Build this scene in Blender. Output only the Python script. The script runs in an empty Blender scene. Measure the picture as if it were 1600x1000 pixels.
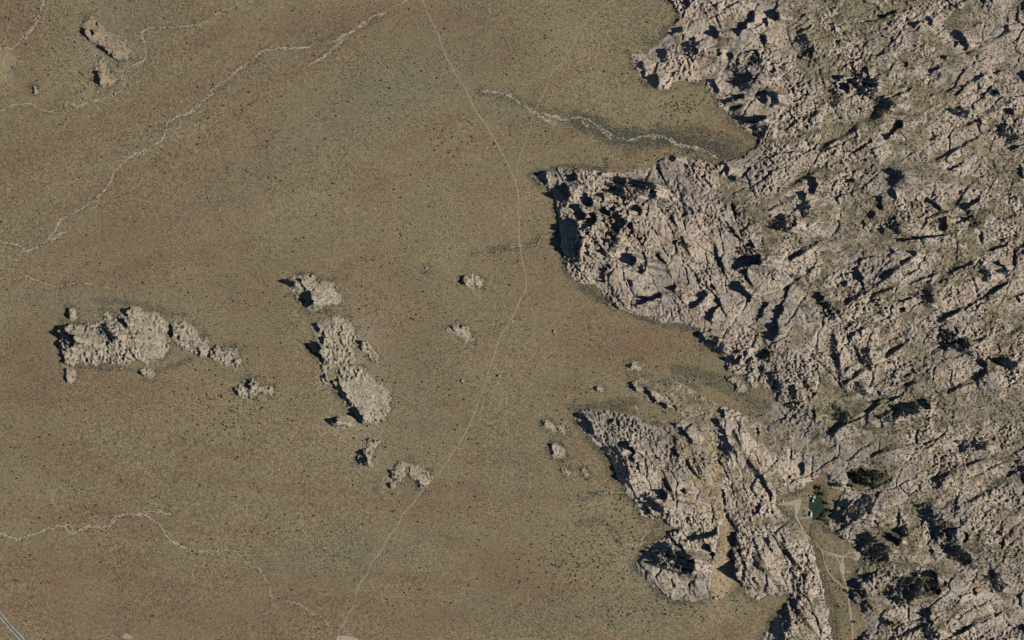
import bpy, math, random
import numpy as np
from mathutils import Vector
random.seed(7)
RNG = np.random.default_rng(11)
S = 1.5                      # metres per unit of the map grid the layout is surveyed on
R = math.radians

# ------------------------------------------------------------------ camera, world, sun, exposure
scene = bpy.context.scene
ALT = 9000.0
cam_d = bpy.data.cameras.new('camera')
cam_d.sensor_width = 36.0
cam_d.lens = 36.0 * ALT / 2400.0
cam_d.clip_start = 10.0
cam_d.clip_end = 40000.0
cam = bpy.data.objects.new('camera', cam_d)
scene.collection.objects.link(cam)
cam.location = (0, 0, ALT)
cam.rotation_euler = (0, 0, 0)
scene.camera = cam

SUN_EL, SUN_AZ = 38.0, -12.0          # elevation, angle from +X towards +Y of the direction to the sun
world = bpy.data.worlds.new('World')
scene.world = world
world.use_nodes = True
wn = world.node_tree.nodes
wn.clear()
w_out = wn.new('ShaderNodeOutputWorld')
w_bg = wn.new('ShaderNodeBackground')
w_sky = wn.new('ShaderNodeTexSky')
w_sky.sky_type = 'NISHITA'
w_sky.sun_disc = False
w_sky.sun_elevation = R(SUN_EL)
w_sky.sun_rotation = R(90.0 - SUN_AZ)
w_sky.altitude = 1500
w_sky.ozone_density = 3.0
w_sky.dust_density = 0.3
w_bg.inputs['Strength'].default_value = 0.05
world.node_tree.links.new(w_sky.outputs[0], w_bg.inputs[0])
world.node_tree.links.new(w_bg.outputs[0], w_out.inputs[0])

sun_d = bpy.data.lights.new('sun', 'SUN')
sun_d.energy = 5.0
sun_d.angle = R(0.5)
sun_d.color = (1.0, 0.95, 0.87)
sun = bpy.data.objects.new('sun', sun_d)
scene.collection.objects.link(sun)
to_sun = Vector((math.cos(R(SUN_EL)) * math.cos(R(SUN_AZ)), math.cos(R(SUN_EL)) * math.sin(R(SUN_AZ)), math.sin(R(SUN_EL))))
sun.rotation_euler = to_sun.to_track_quat('Z', 'Y').to_euler()
sun.location = to_sun * 3000

vs = scene.view_settings
vs.view_transform = 'Standard'
vs.look = 'None'
vs.gamma = 1.0
vs.use_curve_mapping = False
vs.exposure = -0.15

scene.cycles.diffuse_bounces = 0
COL = scene.collection

# ------------------------------------------------------------------ small maths helpers (map units, y down)
def lattice(seed):
    return np.random.default_rng(seed).random((256, 256), dtype=np.float32)

_lat = {}
def vnoise(x, y, scale, seed):
    if seed not in _lat:
        _lat[seed] = lattice(seed)
    t = _lat[seed]
    u = np.asarray(x, np.float32) / scale + 1000.0
    v = np.asarray(y, np.float32) / scale + 1000.0
    iu = np.floor(u).astype(np.int32); iv = np.floor(v).astype(np.int32)
    fu = u - iu; fv = v - iv
    fu = fu * fu * (3 - 2 * fu); fv = fv * fv * (3 - 2 * fv)
    a = iu & 255; b = (iu + 1) & 255; c = iv & 255; d = (iv + 1) & 255
    return (t[c, a] * (1 - fu) + t[c, b] * fu) * (1 - fv) + (t[d, a] * (1 - fu) + t[d, b] * fu) * fv

def fbm(x, y, scale, seed, octs=4, gain=0.5):
    s = 0.0; a = 1.0; n = 0.0
    for o in range(octs):
        s = s + a * (vnoise(x, y, scale / 2 ** o, seed + o * 17) - 0.5) * 2
        n += a; a *= gain
    return s / n

def worley(u, v, seed):
    rg = np.random.default_rng(seed)
    jx = rg.random((256, 256), dtype=np.float32); jy = rg.random((256, 256), dtype=np.float32)
    rid = rg.random((256, 256), dtype=np.float32)
    u = u + 1000.0; v = v + 1000.0
    iu = np.floor(u).astype(np.int32); iv = np.floor(v).astype(np.int32)
    f1 = np.full(u.shape, 9.0, np.float32); f2 = f1.copy(); ident = np.zeros(u.shape, np.float32)
    ou = np.zeros(u.shape, np.float32); ov = np.zeros(u.shape, np.float32)
    for dv in (-1, 0, 1):
        for du in (-1, 0, 1):
            a = (iu + du) & 255; b = (iv + dv) & 255
            pu = iu + du + jx[b, a] - u; pv = iv + dv + jy[b, a] - v
            d = pu ** 2 + pv ** 2
            near = d < f1
            f2 = np.where(near, f1, np.minimum(f2, d))
            ident = np.where(near, rid[b, a], ident)
            ou = np.where(near, pu, ou); ov = np.where(near, pv, ov)
            f1 = np.where(near, d, f1)
    # a random tilt of each block's top
    tilt = ou * (ident * 37.7 % 1 - 0.5) + ov * (ident * 91.3 % 1 - 0.5)
    return np.sqrt(f1), np.sqrt(f2), ident, tilt

def sstep(e0, e1, x):
    t = np.clip((x - e0) / (e1 - e0), 0, 1)
    return t * t * (3 - 2 * t)

def poly_sdf(x, y, pts):
    """positive inside, in map units"""
    d = np.full(x.shape, 1e9, np.float32)
    ins = np.zeros(x.shape, bool)
    n = len(pts)
    for i in range(n):
        ax, ay = pts[i]; bx, by = pts[(i + 1) % n]
        ex, ey = bx - ax, by - ay
        L = ex * ex + ey * ey + 1e-9
        t = np.clip(((x - ax) * ex + (y - ay) * ey) / L, 0, 1)
        d = np.minimum(d, (x - ax - t * ex) ** 2 + (y - ay - t * ey) ** 2)
        if ay != by:
            c = ((ay > y) != (by > y)) & (x < (bx - ax) * (y - ay) / (by - ay) + ax)
            ins ^= c
    d = np.sqrt(d)
    return np.where(ins, d, -d).astype(np.float32)

def line_dist(x, y, pts):
    d = np.full(x.shape, 1e9, np.float32)
    for i in range(len(pts) - 1):
        ax, ay = pts[i]; bx, by = pts[i + 1]
        ex, ey = bx - ax, by - ay
        t = np.clip(((x - ax) * ex + (y - ay) * ey) / (ex * ex + ey * ey + 1e-9), 0, 1)
        d = np.minimum(d, (x - ax - t * ex) ** 2 + (y - ay - t * ey) ** 2)
    return np.sqrt(d)

def ground_z(x, y):
    """height in metres of the plain at map position x, y"""
    return (fbm(x, y, 260, 301, 2) * 2.4 + fbm(x, y, 45, 320, 2) * 0.5).astype(np.float32)

def W(x, y, z=0.0):
    return ((x - 800.0) * S, (500.0 - y) * S, z)

# ------------------------------------------------------------------ survey: outlines, cliffs, valleys, lines
BIG = [(1040,-140),(1044,0),(1057,14),(1065,22),(1057,35),(1042,50),(1030,66),(1007,80),(987,86),(990,105),(1000,122),(1017,137),(1040,140),
       (1054,127),(1080,126),(1104,121),(1108,140),(1118,148),(1122,167),(1145,186),(1162,202),(1186,212),(1180,230),(1160,244),(1130,250),
       (1122,266),(1126,286),(1140,302),(1150,345),(1160,400),(1120,480),(1088,517),(1088,527),(1098,543),(1120,548),(1135,560),(1137,577),
       (1147,582),(1165,585),(1176,604),(1200,612),(1206,640),(1180,652),(1150,642),(1128,634),(1112,642),(1108,672),(1118,720),(1135,745),
       (1135,800),(1150,830),(1145,870),(1152,905),(1165,925),(1182,937),(1200,930),(1242,925),(1225,950),(1205,975),(1192,1000),(1175,1140),
       (1740,1140),(1740,-140)]
M2 = [(828,275),(845,268),(875,263),(905,262),(930,265),(945,272),(970,268),(1005,264),(1028,256),(1042,246),(1066,243),(1098,252),(1122,258),
      (1125,285),(1140,310),(1150,350),(1170,400),(1190,470),(1150,520),(1090,515),(1060,505),(1020,498),(985,490),(955,475),(935,450),(905,440),
      (885,425),(878,400),(876,360),(870,330),(862,300),(845,287)]
M3 = [(899,650),(912,643),(935,640),(960,641),(985,648),(1005,660),(1040,668),(1060,656),(1088,650),(1114,640),(1124,720),(1138,745),(1138,800),(1128,820),
      (1110,824),(1075,825),(1045,822),(1030,815),(1015,805),(1000,806),(992,790),(995,778),(975,765),(965,745),(952,715),(938,700),(915,680)]
M4 = [(993,880),(1005,862),(1020,848),(1042,834),(1065,826),(1095,821),(1124,820),(1121,838),(1115,868),(1110,905),(1104,936),(1060,938),
      (1035,930),(1018,915),(1002,902)]
RANCH_VALLEY = [(1205,775),(1245,766),(1270,752),(1282,738),(1296,742),(1300,760),(1318,766),(1310,786),(1298,803),(1288,820),(1300,833),(1318,840),
                (1345,852),(1352,870),(1345,890),(1333,900),(1333,935),(1345,955),(1352,985),(1345,1010),(1350,1140),(1305,1140),(1300,1000),
                (1292,960),(1286,930),(1281,890),(1268,862),(1255,836),(1243,816),(1222,800)]
GROVE = [(1322,738),(1345,728),(1385,735),(1392,752),(1365,766),(1340,770),(1328,764)]
SAND_VALLEY = [(1129,800),(1138,812),(1144,830),(1141,848),(1145,870),(1150,890),(1146,910),(1132,934),(1104,942),(1109,905),(1115,870),(1121,838)]
SLOPE = [(1012,598),(1050,594),(1090,612),(1124,632),(1114,646),(1085,654),(1060,648),(1050,626)]

# seeds that divide the massif into rock hills: x, y, label
SEEDS = [
 (1085,75,'dark fissured granite spur at the top, reaching west into the plain above the dry wash'),
 (1188,120,'ridge of pale granite slabs streaked by long black shadows, just east of the top spur'),
 (1290,60,'low greenish tan rock hill on the top edge, crossed by thin slanting cracks'),
 (1420,60,'weathered brown rock hill on the top edge with small round hollows in shade'),
 (1555,60,'rock hill filling the top right corner with blocky joints and a black notch'),
 (1240,180,'pinkish slabby rock hill south of the slanting cracks, split by a long diagonal joint'),
 (1360,150,'knobbly rock hill around the black oval hollow near the top'),
 (1490,170,'rubbly rock hill between two slanting brush valleys in the upper right'),
 (1570,190,'pale domed rock hill on the right edge below the corner hill'),
 (1195,285,'small rounded rock hill beside the green hollow at the inner end of the pale wash'),
 (1280,320,'pale pink rock hill with a big black west shadow, just east of the promontory'),
 (1400,320,'brown speckled rock hill north of the slanting brush belt, mid right'),
 (1540,320,'bright rough rock hill with finger shaped shadows near the right edge'),
 (1180,440,'high broken rock hill with three large black cliff shadows, joined to the promontory'),
 (1310,430,'tan rock hill with scattered brush pockets in the middle of the right half'),
 (1450,440,'long low rock hill between two parallel slanting joints'),
 (1565,440,'pale ribbed rock hill of parallel joints on the right edge'),
 (1165,555,'shadowed rock hill at the head of the brown bay of plain'),
 (1270,570,'pale rock hill with steep parallel fins and a narrow dark cleft'),
 (1390,570,'finely broken brown rock hill of slanting joints, right of the dark cleft'),
 (1530,570,'dark cracked rock hill on the right edge above the flat speckled bench'),
 (1175,720,'rock hill with down slanting fins, directly east of the orange sand gully'),
 (1290,665,'speckled grey rock hill north of the ranch'),
 (1420,650,'low rock hill with a dark grey shaded scarp along its north side'),
 (1560,690,'pale speckled bench of rock and brush on the right edge'),
 (1300,722,'small pale rock knob between the ranch lawn and the dark tree grove'),
 (1340,800,'rounded bouldery grey hill just east of the ranch lawn'),
 (1420,830,'rock hill with a tan saddle and black hollows, east of the ranch'),
 (1545,820,'large pale pink rock hill in the lower right with a round black pit'),
 (1215,870,'rock hill of pale down slanting slabs west of the ranch track'),
 (1395,930,'knobbly rock hill beside the straight ranch track near the bottom edge'),
 (1465,920,'dark bouldery rock hill around the largest black hollow in the lower right'),
 (1560,950,'rock hill in the bottom right corner with slanting black joints'),
 (1240,985,'pale smooth rock hill on the bottom edge with a deep black west face'),
]
# separate outcrops: outline, height, roughness, label
OUT = [
 ([(126,28),(140,26),(152,36),(168,50),(182,62),(196,64),(205,80),(200,92),(190,99),(182,92),(172,88),(160,78),(145,66),(132,58),(126,44)], 3.5, 'sloping tan outcrop in the top left, dark broken west side and smooth east end'),
 ([(146,104),(150,90),(164,88),(166,100),(172,112),(178,124),(172,136),(160,138),(150,130),(148,116)], 4, 'round ribbed tan outcrop just south of the sloping top left outcrop'),
 ([(-20,72),(14,74),(22,90),(26,106),(14,122),(0,134),(-20,138)], 1.6, 'smooth yellowish mound cut by the left edge of the picture near the top'),
 ([(50,133),(56,138),(58,144),(53,146),(49,141)], 2.5, 'tiny pale rock with a dark side in the brush near the top left corner'),
 ([(106,482),(112,479),(118,484),(120,498),(115,503),(109,500),(105,492)], 5, 'small upright spire of pale rock north of the long left outcrop'),
 ([(85,520),(94,510),(108,504),(120,508),(140,506),(160,500),(176,500),(186,490),(188,482),(200,477),(216,480),(224,486),(240,486),(252,492),(262,500),(264,520),(262,548),(252,558),(240,562),(232,572),(222,566),(212,560),(196,570),(180,568),(160,573),(140,570),(124,568),(110,572),(100,566),(94,550),(88,536)], 9, 'longest outcrop on the left, a curved wall of pale buttressed cliffs'),
 ([(158,488),(166,484),(174,490),(178,500),(168,502),(160,498)], 3.5, 'low pale nub on the north rim of the curved left outcrop'),
 ([(97,570),(106,572),(116,578),(118,590),(112,600),(104,602),(102,590),(98,580)], 4, 'slender pale rib of rock trailing south from the west end of the curved outcrop'),
 ([(216,578),(226,574),(238,576),(242,585),(234,592),(222,588)], 3.5, 'small low knob tucked below the south side of the curved left outcrop'),
 ([(266,506),(276,500),(290,504),(304,508),(318,522),(324,536),(328,548),(320,556),(306,556),(290,550),(276,540),(266,528)], 7, 'pale craggy lobe attached east of the curved left outcrop'),
 ([(328,546),(340,542),(356,543),(370,546),(380,558),(383,574),(370,576),(354,574),(338,568),(328,560)], 6, 'rough pale lobe at the far east tip of the left outcrop chain'),
 ([(366,604),(376,600),(384,592),(394,592),(402,598),(414,600),(425,606),(424,616),(408,618),(398,624),(386,624),(374,618),(366,612)], 6, 'isolated white and black knob between the left chain and the middle fins'),
 ([(445,435),(456,432),(466,430),(484,430),(494,438),(506,438),(520,438),(526,448),(530,462),(529,474),(518,481),(505,485),(492,487),(478,484),(470,472),(460,462),(450,450)], 10, 'compact pale outcrop with a big black hollow, north end of the middle chain'),
 ([(484,504),(494,500),(504,498),(512,494),(530,492),(548,500),(562,512),(560,532),(552,548),(556,562),(545,570),(530,572),(512,578),(504,590),(498,582),(500,566),(498,550),(486,545),(480,538),(490,528)], 7, 'broad pale slope with a black west notch, second from the north in the middle chain'),
 ([(558,534),(566,532),(576,538),(582,548),(590,556),(588,564),(578,560),(568,552),(560,546)], 4, 'small pale boulder outcrop on the brown east side of the middle chain'),
 ([(500,584),(508,584),(514,594),(512,604),(505,602),(501,594)], 4, 'small dark faced tooth of rock west of the long straight fin'),
 ([(520,596),(528,590),(520,578),(534,570),(556,570),(574,580),(590,594),(604,606),(610,622),(608,642),(598,658),(582,664),(568,662),(556,652),(544,640),(534,624),(524,608)], 9, 'long straight fin with a narrow black shadow down its west wall, middle chain'),
 ([(514,660),(522,652),(534,642),(546,644),(556,654),(554,668),(540,676),(524,672)], 5, 'low tan lump southwest of the long straight fin'),
 ([(574,690),(582,684),(592,682),(598,692),(592,704),(584,714),(582,728),(566,728),(556,716),(562,706),(572,700)], 5, 'pale forked lump at the south end of the middle chain'),
 ([(602,748),(608,736),(618,726),(632,722),(640,732),(634,742),(624,748),(620,758),(612,768),(604,760)], 5, 'arched west half of the pale outcrop pair beside the main trail'),
 ([(638,726),(652,728),(664,736),(672,746),(664,758),(656,764),(646,752),(638,740)], 5, 'wedge shaped east half of the pale outcrop pair touching the main trail'),
 ([(722,436),(730,429),(744,430),(754,437),(750,446),(740,450),(728,450),(722,444)], 7, 'rounded boulder heap with a sharp black west shadow, northernmost by the trail'),
 ([(697,514),(704,508),(716,506),(728,512),(736,522),(742,530),(738,536),(726,532),(712,524),(700,519)], 3.5, 'low ribbed slabs of rock slanting down to the right, west of the main trail'),
 ([(977,568),(986,565),(1000,567),(1007,573),(998,580),(984,579)], 4, 'flat oval outcrop alone in the mouth of the brown bay'),
 ([(928,605),(936,601),(943,606),(940,613),(932,611)], 4, 'small dark boulder heap southwest of the flat oval outcrop'),
 ([(845,659),(854,656),(868,661),(880,666),(887,676),(880,680),(866,675),(852,668)], 3.5, 'low purplish brown outcrop, the longer one west of the southern promontory'),
 ([(858,692),(866,690),(874,696),(882,704),(884,714),(874,718),(864,715),(859,704)], 6, 'pointed grey outcrop with a dark west face, below the purplish one'),
 ([(876,733),(883,731),(891,739),(888,744),(880,741)], 2.5, 'little pale rock pile, the western one of a low pair south of the pointed outcrop'),
 ([(906,731),(912,730),(920,742),(916,745),(909,738)], 2.5, 'little streaky rock pile, the eastern one of a low pair south of the pointed outcrop'),
 ([(983,598),(1000,590),(1018,592),(1030,602),(1046,624),(1054,640),(1040,642),(1026,634),(1004,620),(988,612)], 6, 'sharp slanting fin with a zigzag black shadow, in the mouth of the green side valley'),
 ([(1136,590),(1146,586),(1154,594),(1164,598),(1168,608),(1160,616),(1150,608),(1140,600)], 3, 'cluster of whitish rocks with an orange base at the head of the green side valley'),
 ([(190,993),(196,990),(205,992),(207,998),(198,1001),(191,998)], 2, 'white rock patch on the bottom edge, lower left'),
 ([(662,418),(667,416),(669,421),(665,423)], 1.6, 'tiny white rock alone on the plain, west of the northernmost boulder heap'),
]
# cliffs in shade: x0, y0, x1, y1, half width of the shaded strip
CL = [
 (1074,4,1074,5,5),(1062,45,1048,52,4),(1000,100,1005,115,4),(1021,122,1022,130,7),(1035,80,1036,88,5),(1074,75,1082,80,7),(1082,62,1083,68,4),(1106,48,1114,52,7),
 (1174,22,1150,50,6),(1195,32,1196,38,4.5),(1137,85,1138,92,6),(1120,80,1122,85,4),(1160,110,1164,120,8),(1178,86,1180,92,6),(1113,130,1118,142,4.5),(1128,158,1158,149,4.5),
 (1187,147,1190,155,6),(1155,190,1190,185,5),(1175,199,1178,203,4),(1190,60,1191,66,5),(1048,244,1049,248,4),
 (1205,22,1208,30,6),(1228,45,1258,22,1.6),(1245,51,1265,41,3.2),(1203,100,1205,110,5),(1250,90,1262,78,2.5),(1220,122,1250,110,1.6),(1375,27,1398,18,2.6),(1342,36,1370,32,1.6),
 (1448,30,1449,36,4.5),(1425,38,1430,36,4),(1305,67,1311,64,2.8),(1490,52,1507,75,5),(1490,70,1500,62,4),(1568,42,1572,44,4),(1574,20,1573,34,2),(1594,14,1600,8,4),(1410,100,1414,102,3.5),
 (1349,112,1353,134,6),(1352,128,1358,130,6),(1316,135,1318,142,6),(1305,122,1313,120,3.6),(1452,112,1465,105,3.5),(1470,90,1476,89,3),(1525,120,1530,118,4.5),(1550,114,1560,111,2.4),
 (1372,160,1420,139,2.4),(1241,158,1262,148,2.6),(1271,162,1272,175,2.6),(1309,184,1312,183,3.6),(1491,148,1510,130,3.4),(1545,145,1551,146,4.5),(1525,136,1526,140,2.6),(1566,172,1576,176,5),
 (1523,186,1527,193,5),(1512,182,1516,185,3),(1382,212,1402,195,6.5),(1325,242,1360,220,3.2),(1559,200,1559,214,2.6),(1455,208,1456,216,3.2),(1576,232,1600,222,4),(1595,116,1598,124,4.5),
 (849,274,850,286,5),(889,352,892,394,11),(876,300,884,304,11),(868,288,869,293,5),(886,278,894,280,6.5),(908,312,918,318,9.5),(895,326,899,336,10.5),(915,338,922,344,11),(890,352,896,368,12),(890,374,894,386,12),
 (891,396,896,402,8),(938,335,948,362,3.5),(938,304,940,312,4.2),(964,280,972,288,5.5),(1000,316,1018,306,6),(990,324,995,330,7),(960,340,970,350,7),(983,352,985,362,4),(958,352,962,358,5),(930,386,940,398,7.5),
 (914,388,916,396,4.5),(968,401,986,406,6.5),(980,408,984,412,5),(940,418,941,432,7.5),(946,416,950,418,4),(999,416,1001,424,4.5),(982,438,985,446,3.6),(993,474,1027,460,5),(1046,450,1052,448,4),
 (1030,380,1042,400,2.2),(1022,360,1030,376,1.8),(1064,396,1066,408,2.6),(1060,418,1060,434,2),(1067,328,1069,334,3),(1132,348,1155,378,3.2),(1168,378,1172,384,4.5),(1142,414,1178,405,8),(1156,418,1160,424,7),
 (1145,448,1167,465,8),(1098,460,1080,475,6),(1110,446,1112,450,4),(1118,468,1105,495,6.5),(1193,475,1180,498,5),(1133,258,1134,268,4.5),(1134,276,1146,279,3),(1068,258,1072,262,4),
 (1263,280,1264,294,8.5),(1250,302,1253,318,6),(1214,340,1222,342,5),(1237,342,1238,352,4),(1392,270,1400,274,5),(1322,283,1330,281,3.2),(1372,312,1373,322,5),(1358,336,1362,334,4),(1346,346,1347,354,3.4),
 (1390,300,1394,306,5),(1374,354,1376,360,4.4),(1388,342,1396,341,3.2),(1445,310,1465,327,3.2),(1470,345,1471,355,6),(1497,325,1527,310,5),(1503,342,1508,340,4.2),(1530,364,1531,378,3.2),(1495,302,1499,298,3),
 (1500,255,1478,265,3),(1592,260,1593,272,4.5),(1400,375,1470,367,2.6),(1420,394,1426,397,4.2),(1391,390,1394,394,3.4),(1542,392,1570,382,2.4),(1480,427,1515,410,3),(1558,414,1562,421,5.6),(1598,428,1599,436,3.5),
 (1338,427,1342,434,6.4),(1345,445,1346,450,4.2),(1313,442,1318,443,4),(1275,460,1279,466,5),(1291,484,1294,487,3.2),(1217,482,1206,500,7),(1440,458,1446,463,6.6),(1400,472,1420,465,2.4),(1403,482,1408,483,4),
 (1585,462,1589,468,3.6),(1206,506,1203,522,8),(1203,537,1232,524,1.6),(1297,525,1305,555,4.8),(1309,585,1312,605,2.6),(1342,515,1343,526,3.2),(1346,545,1354,547,4),(1235,608,1243,634,5.5),(1256,600,1268,618,4.4),
 (1268,642,1271,650,4.4),(1248,562,1249,572,2.8),(1206,572,1209,580,4),(1420,572,1428,585,2.2),(1488,514,1492,518,4.2),(1470,534,1474,542,5.4),(1496,531,1501,534,3.4),(1518,531,1534,529,1.8),(1557,540,1558,548,3.2),
 (1530,566,1536,570,4.2),(1380,628,1408,615,2.6),(1405,631,1410,634,4.2),(1436,628,1446,634,5.6),(1371,657,1374,664,4),(1326,659,1350,648,1.8),(1440,694,1462,684,2.4),(1428,700,1440,695,1.8),(1518,694,1524,698,4),
 (1572,712,1598,698,2.6),(1572,742,1600,726,4),(1249,724,1251,738,5),(1252,712,1254,716,3),(1228,743,1233,744,3),(1350,571,1356,575,4),
 (1090,523,1096,528,4.6),(1106,534,1114,538,4.4),(1143,546,1148,548,4.2),(1178,555,1194,550,7),(1142,562,1148,565,4.6),(1185,573,1190,578,4.6),(984,600,989,608,3.6),(1004,605,1020,626,3.8),(1030,629,1037,635,3.8),
 (908,650,914,656,4.6),(917,664,924,673,5.6),(950,658,957,656,3.6),(975,694,980,706,8.6),(984,712,986,722,6.6),(1062,670,1078,690,3.8),(1051,662,1055,664,2.4),(1051,704,1056,710,4.4),(1040,694,1042,698,2.6),
 (1082,720,1092,740,1.8),(1118,658,1130,677,4.2),(1127,644,1129,650,4),(1130,686,1134,696,5),(1147,706,1150,718,3.4),(971,742,974,750,4.6),(994,726,997,734,4),(1181,669,1184,675,4),
 (1024,771,1036,773,6),(1045,774,1049,778,4),(1006,793,1010,798,5.6),(997,781,999,785,2.8),(1064,764,1068,767,3.4),(1128,766,1131,797,3.4),(1072,841,1115,832,3.8),(1058,856,1063,872,7),(1065,874,1068,886,5.4),(1098,854,1110,868,6.6),
 (1041,862,1044,868,4),(1020,866,1024,874,4.8),(1075,876,1076,888,5.6),(1161,878,1160,904,3.6),(1175,902,1182,918,2.8),(1177,842,1185,868,2.4),(1197,842,1199,854,3.4),(1049,906,1052,914,2.6),
 (1214,976,1216,996,8.5),(1230,962,1224,974,6),(1247,932,1238,948,4.6),(1217,834,1224,846,2.4),(1228,865,1250,888,1.9),(1201,852,1203,860,3),(1308,808,1316,812,6.4),(1400,794,1400,820,4.2),(1380,838,1396,844,6),
 (1436,798,1450,799,5.6),(1372,874,1378,870,3.2),(1455,820,1459,825,4.4),(1476,828,1479,838,4.6),(1497,834,1505,838,6.2),(1448,856,1452,861,4),(1450,898,1456,912,11),(1466,902,1472,910,5),(1460,918,1462,922,4),(1543,890,1548,897,5),
 (1336,908,1340,916,4.2),(1355,901,1359,904,3.6),(1364,814,1367,817,3),(1410,922,1415,929,5.4),(1422,914,1425,918,3.4),(1436,952,1446,958,8),(1356,946,1360,952,3.4),(1475,994,1505,980,4.6),(1530,970,1560,955,3.2),(1592,978,1599,982,4),
 (1448,969,1454,972,3.2),(1518,924,1523,927,3.2),
 (127,30,128,35,2.2),(128,46,132,60,3.2),(143,48,144,54,2.4),(153,73,158,78,4),(150,36,151,39,1.8),(172,84,177,92,2),(170,101,172,104,2.2),(149,114,153,128,3.2),(51,136,53,144,1.5),
 (106,484,106,494,2.8),(193,482,196,492,3),(95,518,108,530,7.5),(87,516,88,526,3),(97,550,97,566,3),(191,502,196,510,3),(170,525,174,530,2.6),(167,534,168,550,1.9),(267,508,267,524,2.6),(277,524,279,530,2.4),(309,544,311,552,2.6),
 (327,546,327,556,1.8),(198,546,192,560,1.6),(203,546,209,558,1.6),(102,578,103,594,1.9),(217,577,219,584,1.8),(364,558,365,566,1.8),(386,595,389,606,2.6),(366,606,368,614,2.4),
 (447,440,454,444,4),(466,438,474,452,3.2),(476,462,482,472,6.6),(484,430,486,434,1.8),(491,506,496,516,2.8),(488,542,496,542,5.2),(503,528,504,536,3.4),(505,518,506,526,2.2),(562,534,562,542,2.4),(506,588,508,598,3.6),
 (526,598,533,614,3.8),(534,614,543,632,3.8),(548,632,562,656,4.2),(513,660,521,656,3.8),(562,706,568,716,3.6),(571,684,574,688,1.6),(541,566,545,569,1.8),(609,736,611,744,2.4),(650,750,655,760,2),(606,756,608,764,2.4),
 (720,432,722,441,3),(703,510,709,517,1.6),(716,507,720,511,1.4),(980,572,985,571,2.2),(928,604,931,610,2.4),(846,659,849,663,1.8),(868,668,872,672,1.8),(860,696,864,708,3),(876,734,878,738,1.2),(906,732,908,738,1.2),(1145,596,1147,600,2.4),
]
# broad slopes leaning away from the sun, grey with half shade: x0, y0, x1, y1, half width
LEAN = [
 (966,294,1008,300,12),(940,370,955,380,12),(955,335,972,350,16),(905,360,915,385,12),(1160,396,1172,400,11),(955,705,975,742,13),(1025,872,1062,880,14),(1335,128,1352,135,13),(1300,148,1308,152,9),
 (1390,275,1400,280,12),(1435,630,1375,652,13),(1345,790,1322,802,16),(1355,848,1375,868,14),(1445,802,1480,838,15),(1408,930,1440,905,16),(1212,345,1222,350,11),(1100,530,1125,548,12),
 (1150,550,1160,560,12),(1480,528,1500,538,14),(1560,205,1575,215,11),(1140,112,1165,126,13),(1170,90,1180,98,10),(1076,70,1086,82,11),(1440,452,1448,466,13),(1345,555,1352,570,11),(1590,728,1600,742,11),
 (1232,605,1240,630,9),(1183,196,1192,204,9),(1195,145,1205,160,11),(1246,310,1256,330,10),(1508,335,1518,345,8),(1225,975,1215,1000,12),(1130,690,1140,705,10),(1505,700,1530,690,10),(1180,880,1186,905,8),
 (1010,780,1030,800,9),(1330,600,1345,612,9),(1560,560,1575,570,9),(1290,470,1300,490,9),(1470,850,1500,870,12),(1545,895,1560,915,11),(1365,150,1380,165,9),(1250,60,1262,80,9),(1490,170,1505,180,9),(1395,345,1400,360,9),
 (1300,640,1320,655,10),(1200,585,1212,600,9),(1440,960,1455,985,12),(1345,930,1350,950,8),(1530,420,1540,432,9),(1560,425,1570,440,10),(1470,640,1480,650,8),(1400,805,1405,830,9),
 (88,510,100,540,8),(160,512,178,528,7),(490,545,496,560,6),(563,710,570,722,5),(610,736,616,748,4),
]
# long open joints with a raised sunny lip: x0, y0, x1, y1, step in metres
JOINTS = [
 (1120,190,1262,108,9),(1196,222,1335,150,10),(1262,248,1450,138,11),(1440,262,1570,195,9),(1230,296,1330,240,8),(1490,205,1605,150,9),(1280,505,1450,388,11),(1290,622,1440,520,10),(1440,520,1610,425,10),
 (1330,474,1482,424,9),(1268,696,1412,608,11),(1200,424,1305,368,9),(1330,722,1464,684,8),(1432,764,1604,688,10),(1470,1006,1606,928,11),(1296,545,1372,500,8),(1380,372,1530,330,9),(1400,60,1530,-10,9),(1220,60,1330,-6,8),
 (1340,110,1420,66,8),(1500,90,1600,40,9),(1520,480,1605,445,8),(1350,640,1460,580,8),(1460,620,1600,560,8),(1500,880,1606,820,9),(1380,1010,1470,960,9),(1420,360,1540,300,8),(1470,150,1560,110,8),(1180,340,1260,300,8),
 (1350,560,1440,505,7),(1400,600,1500,540,7),(1300,590,1400,535,8),(1340,250,1440,200,7),(1540,360,1610,330,8),(1480,800,1600,740,8),(1420,470,1540,405,8),(1550,540,1610,510,7),
 (1186,520,1240,610,7),(1290,500,1320,610,10),(1240,560,1275,640,9),(1325,505,1360,600,7),(1205,820,1275,925,9),(1165,690,1215,790,8),(1140,660,1190,745,8),(1180,850,1225,930,7),(1240,940,1290,1010,8),(1010,680,1060,790,8),
 (940,660,985,740,8),(1050,670,1100,760,8),(1060,850,1095,925,6),(1000,340,1060,450,8),(1030,300,1090,420,6),(1095,330,1140,440,7),(945,300,965,400,7),(1130,380,1190,470,8),(1110,560,1170,640,7),(1370,770,1400,850,8),(1450,820,1500,900,8),
]
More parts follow.
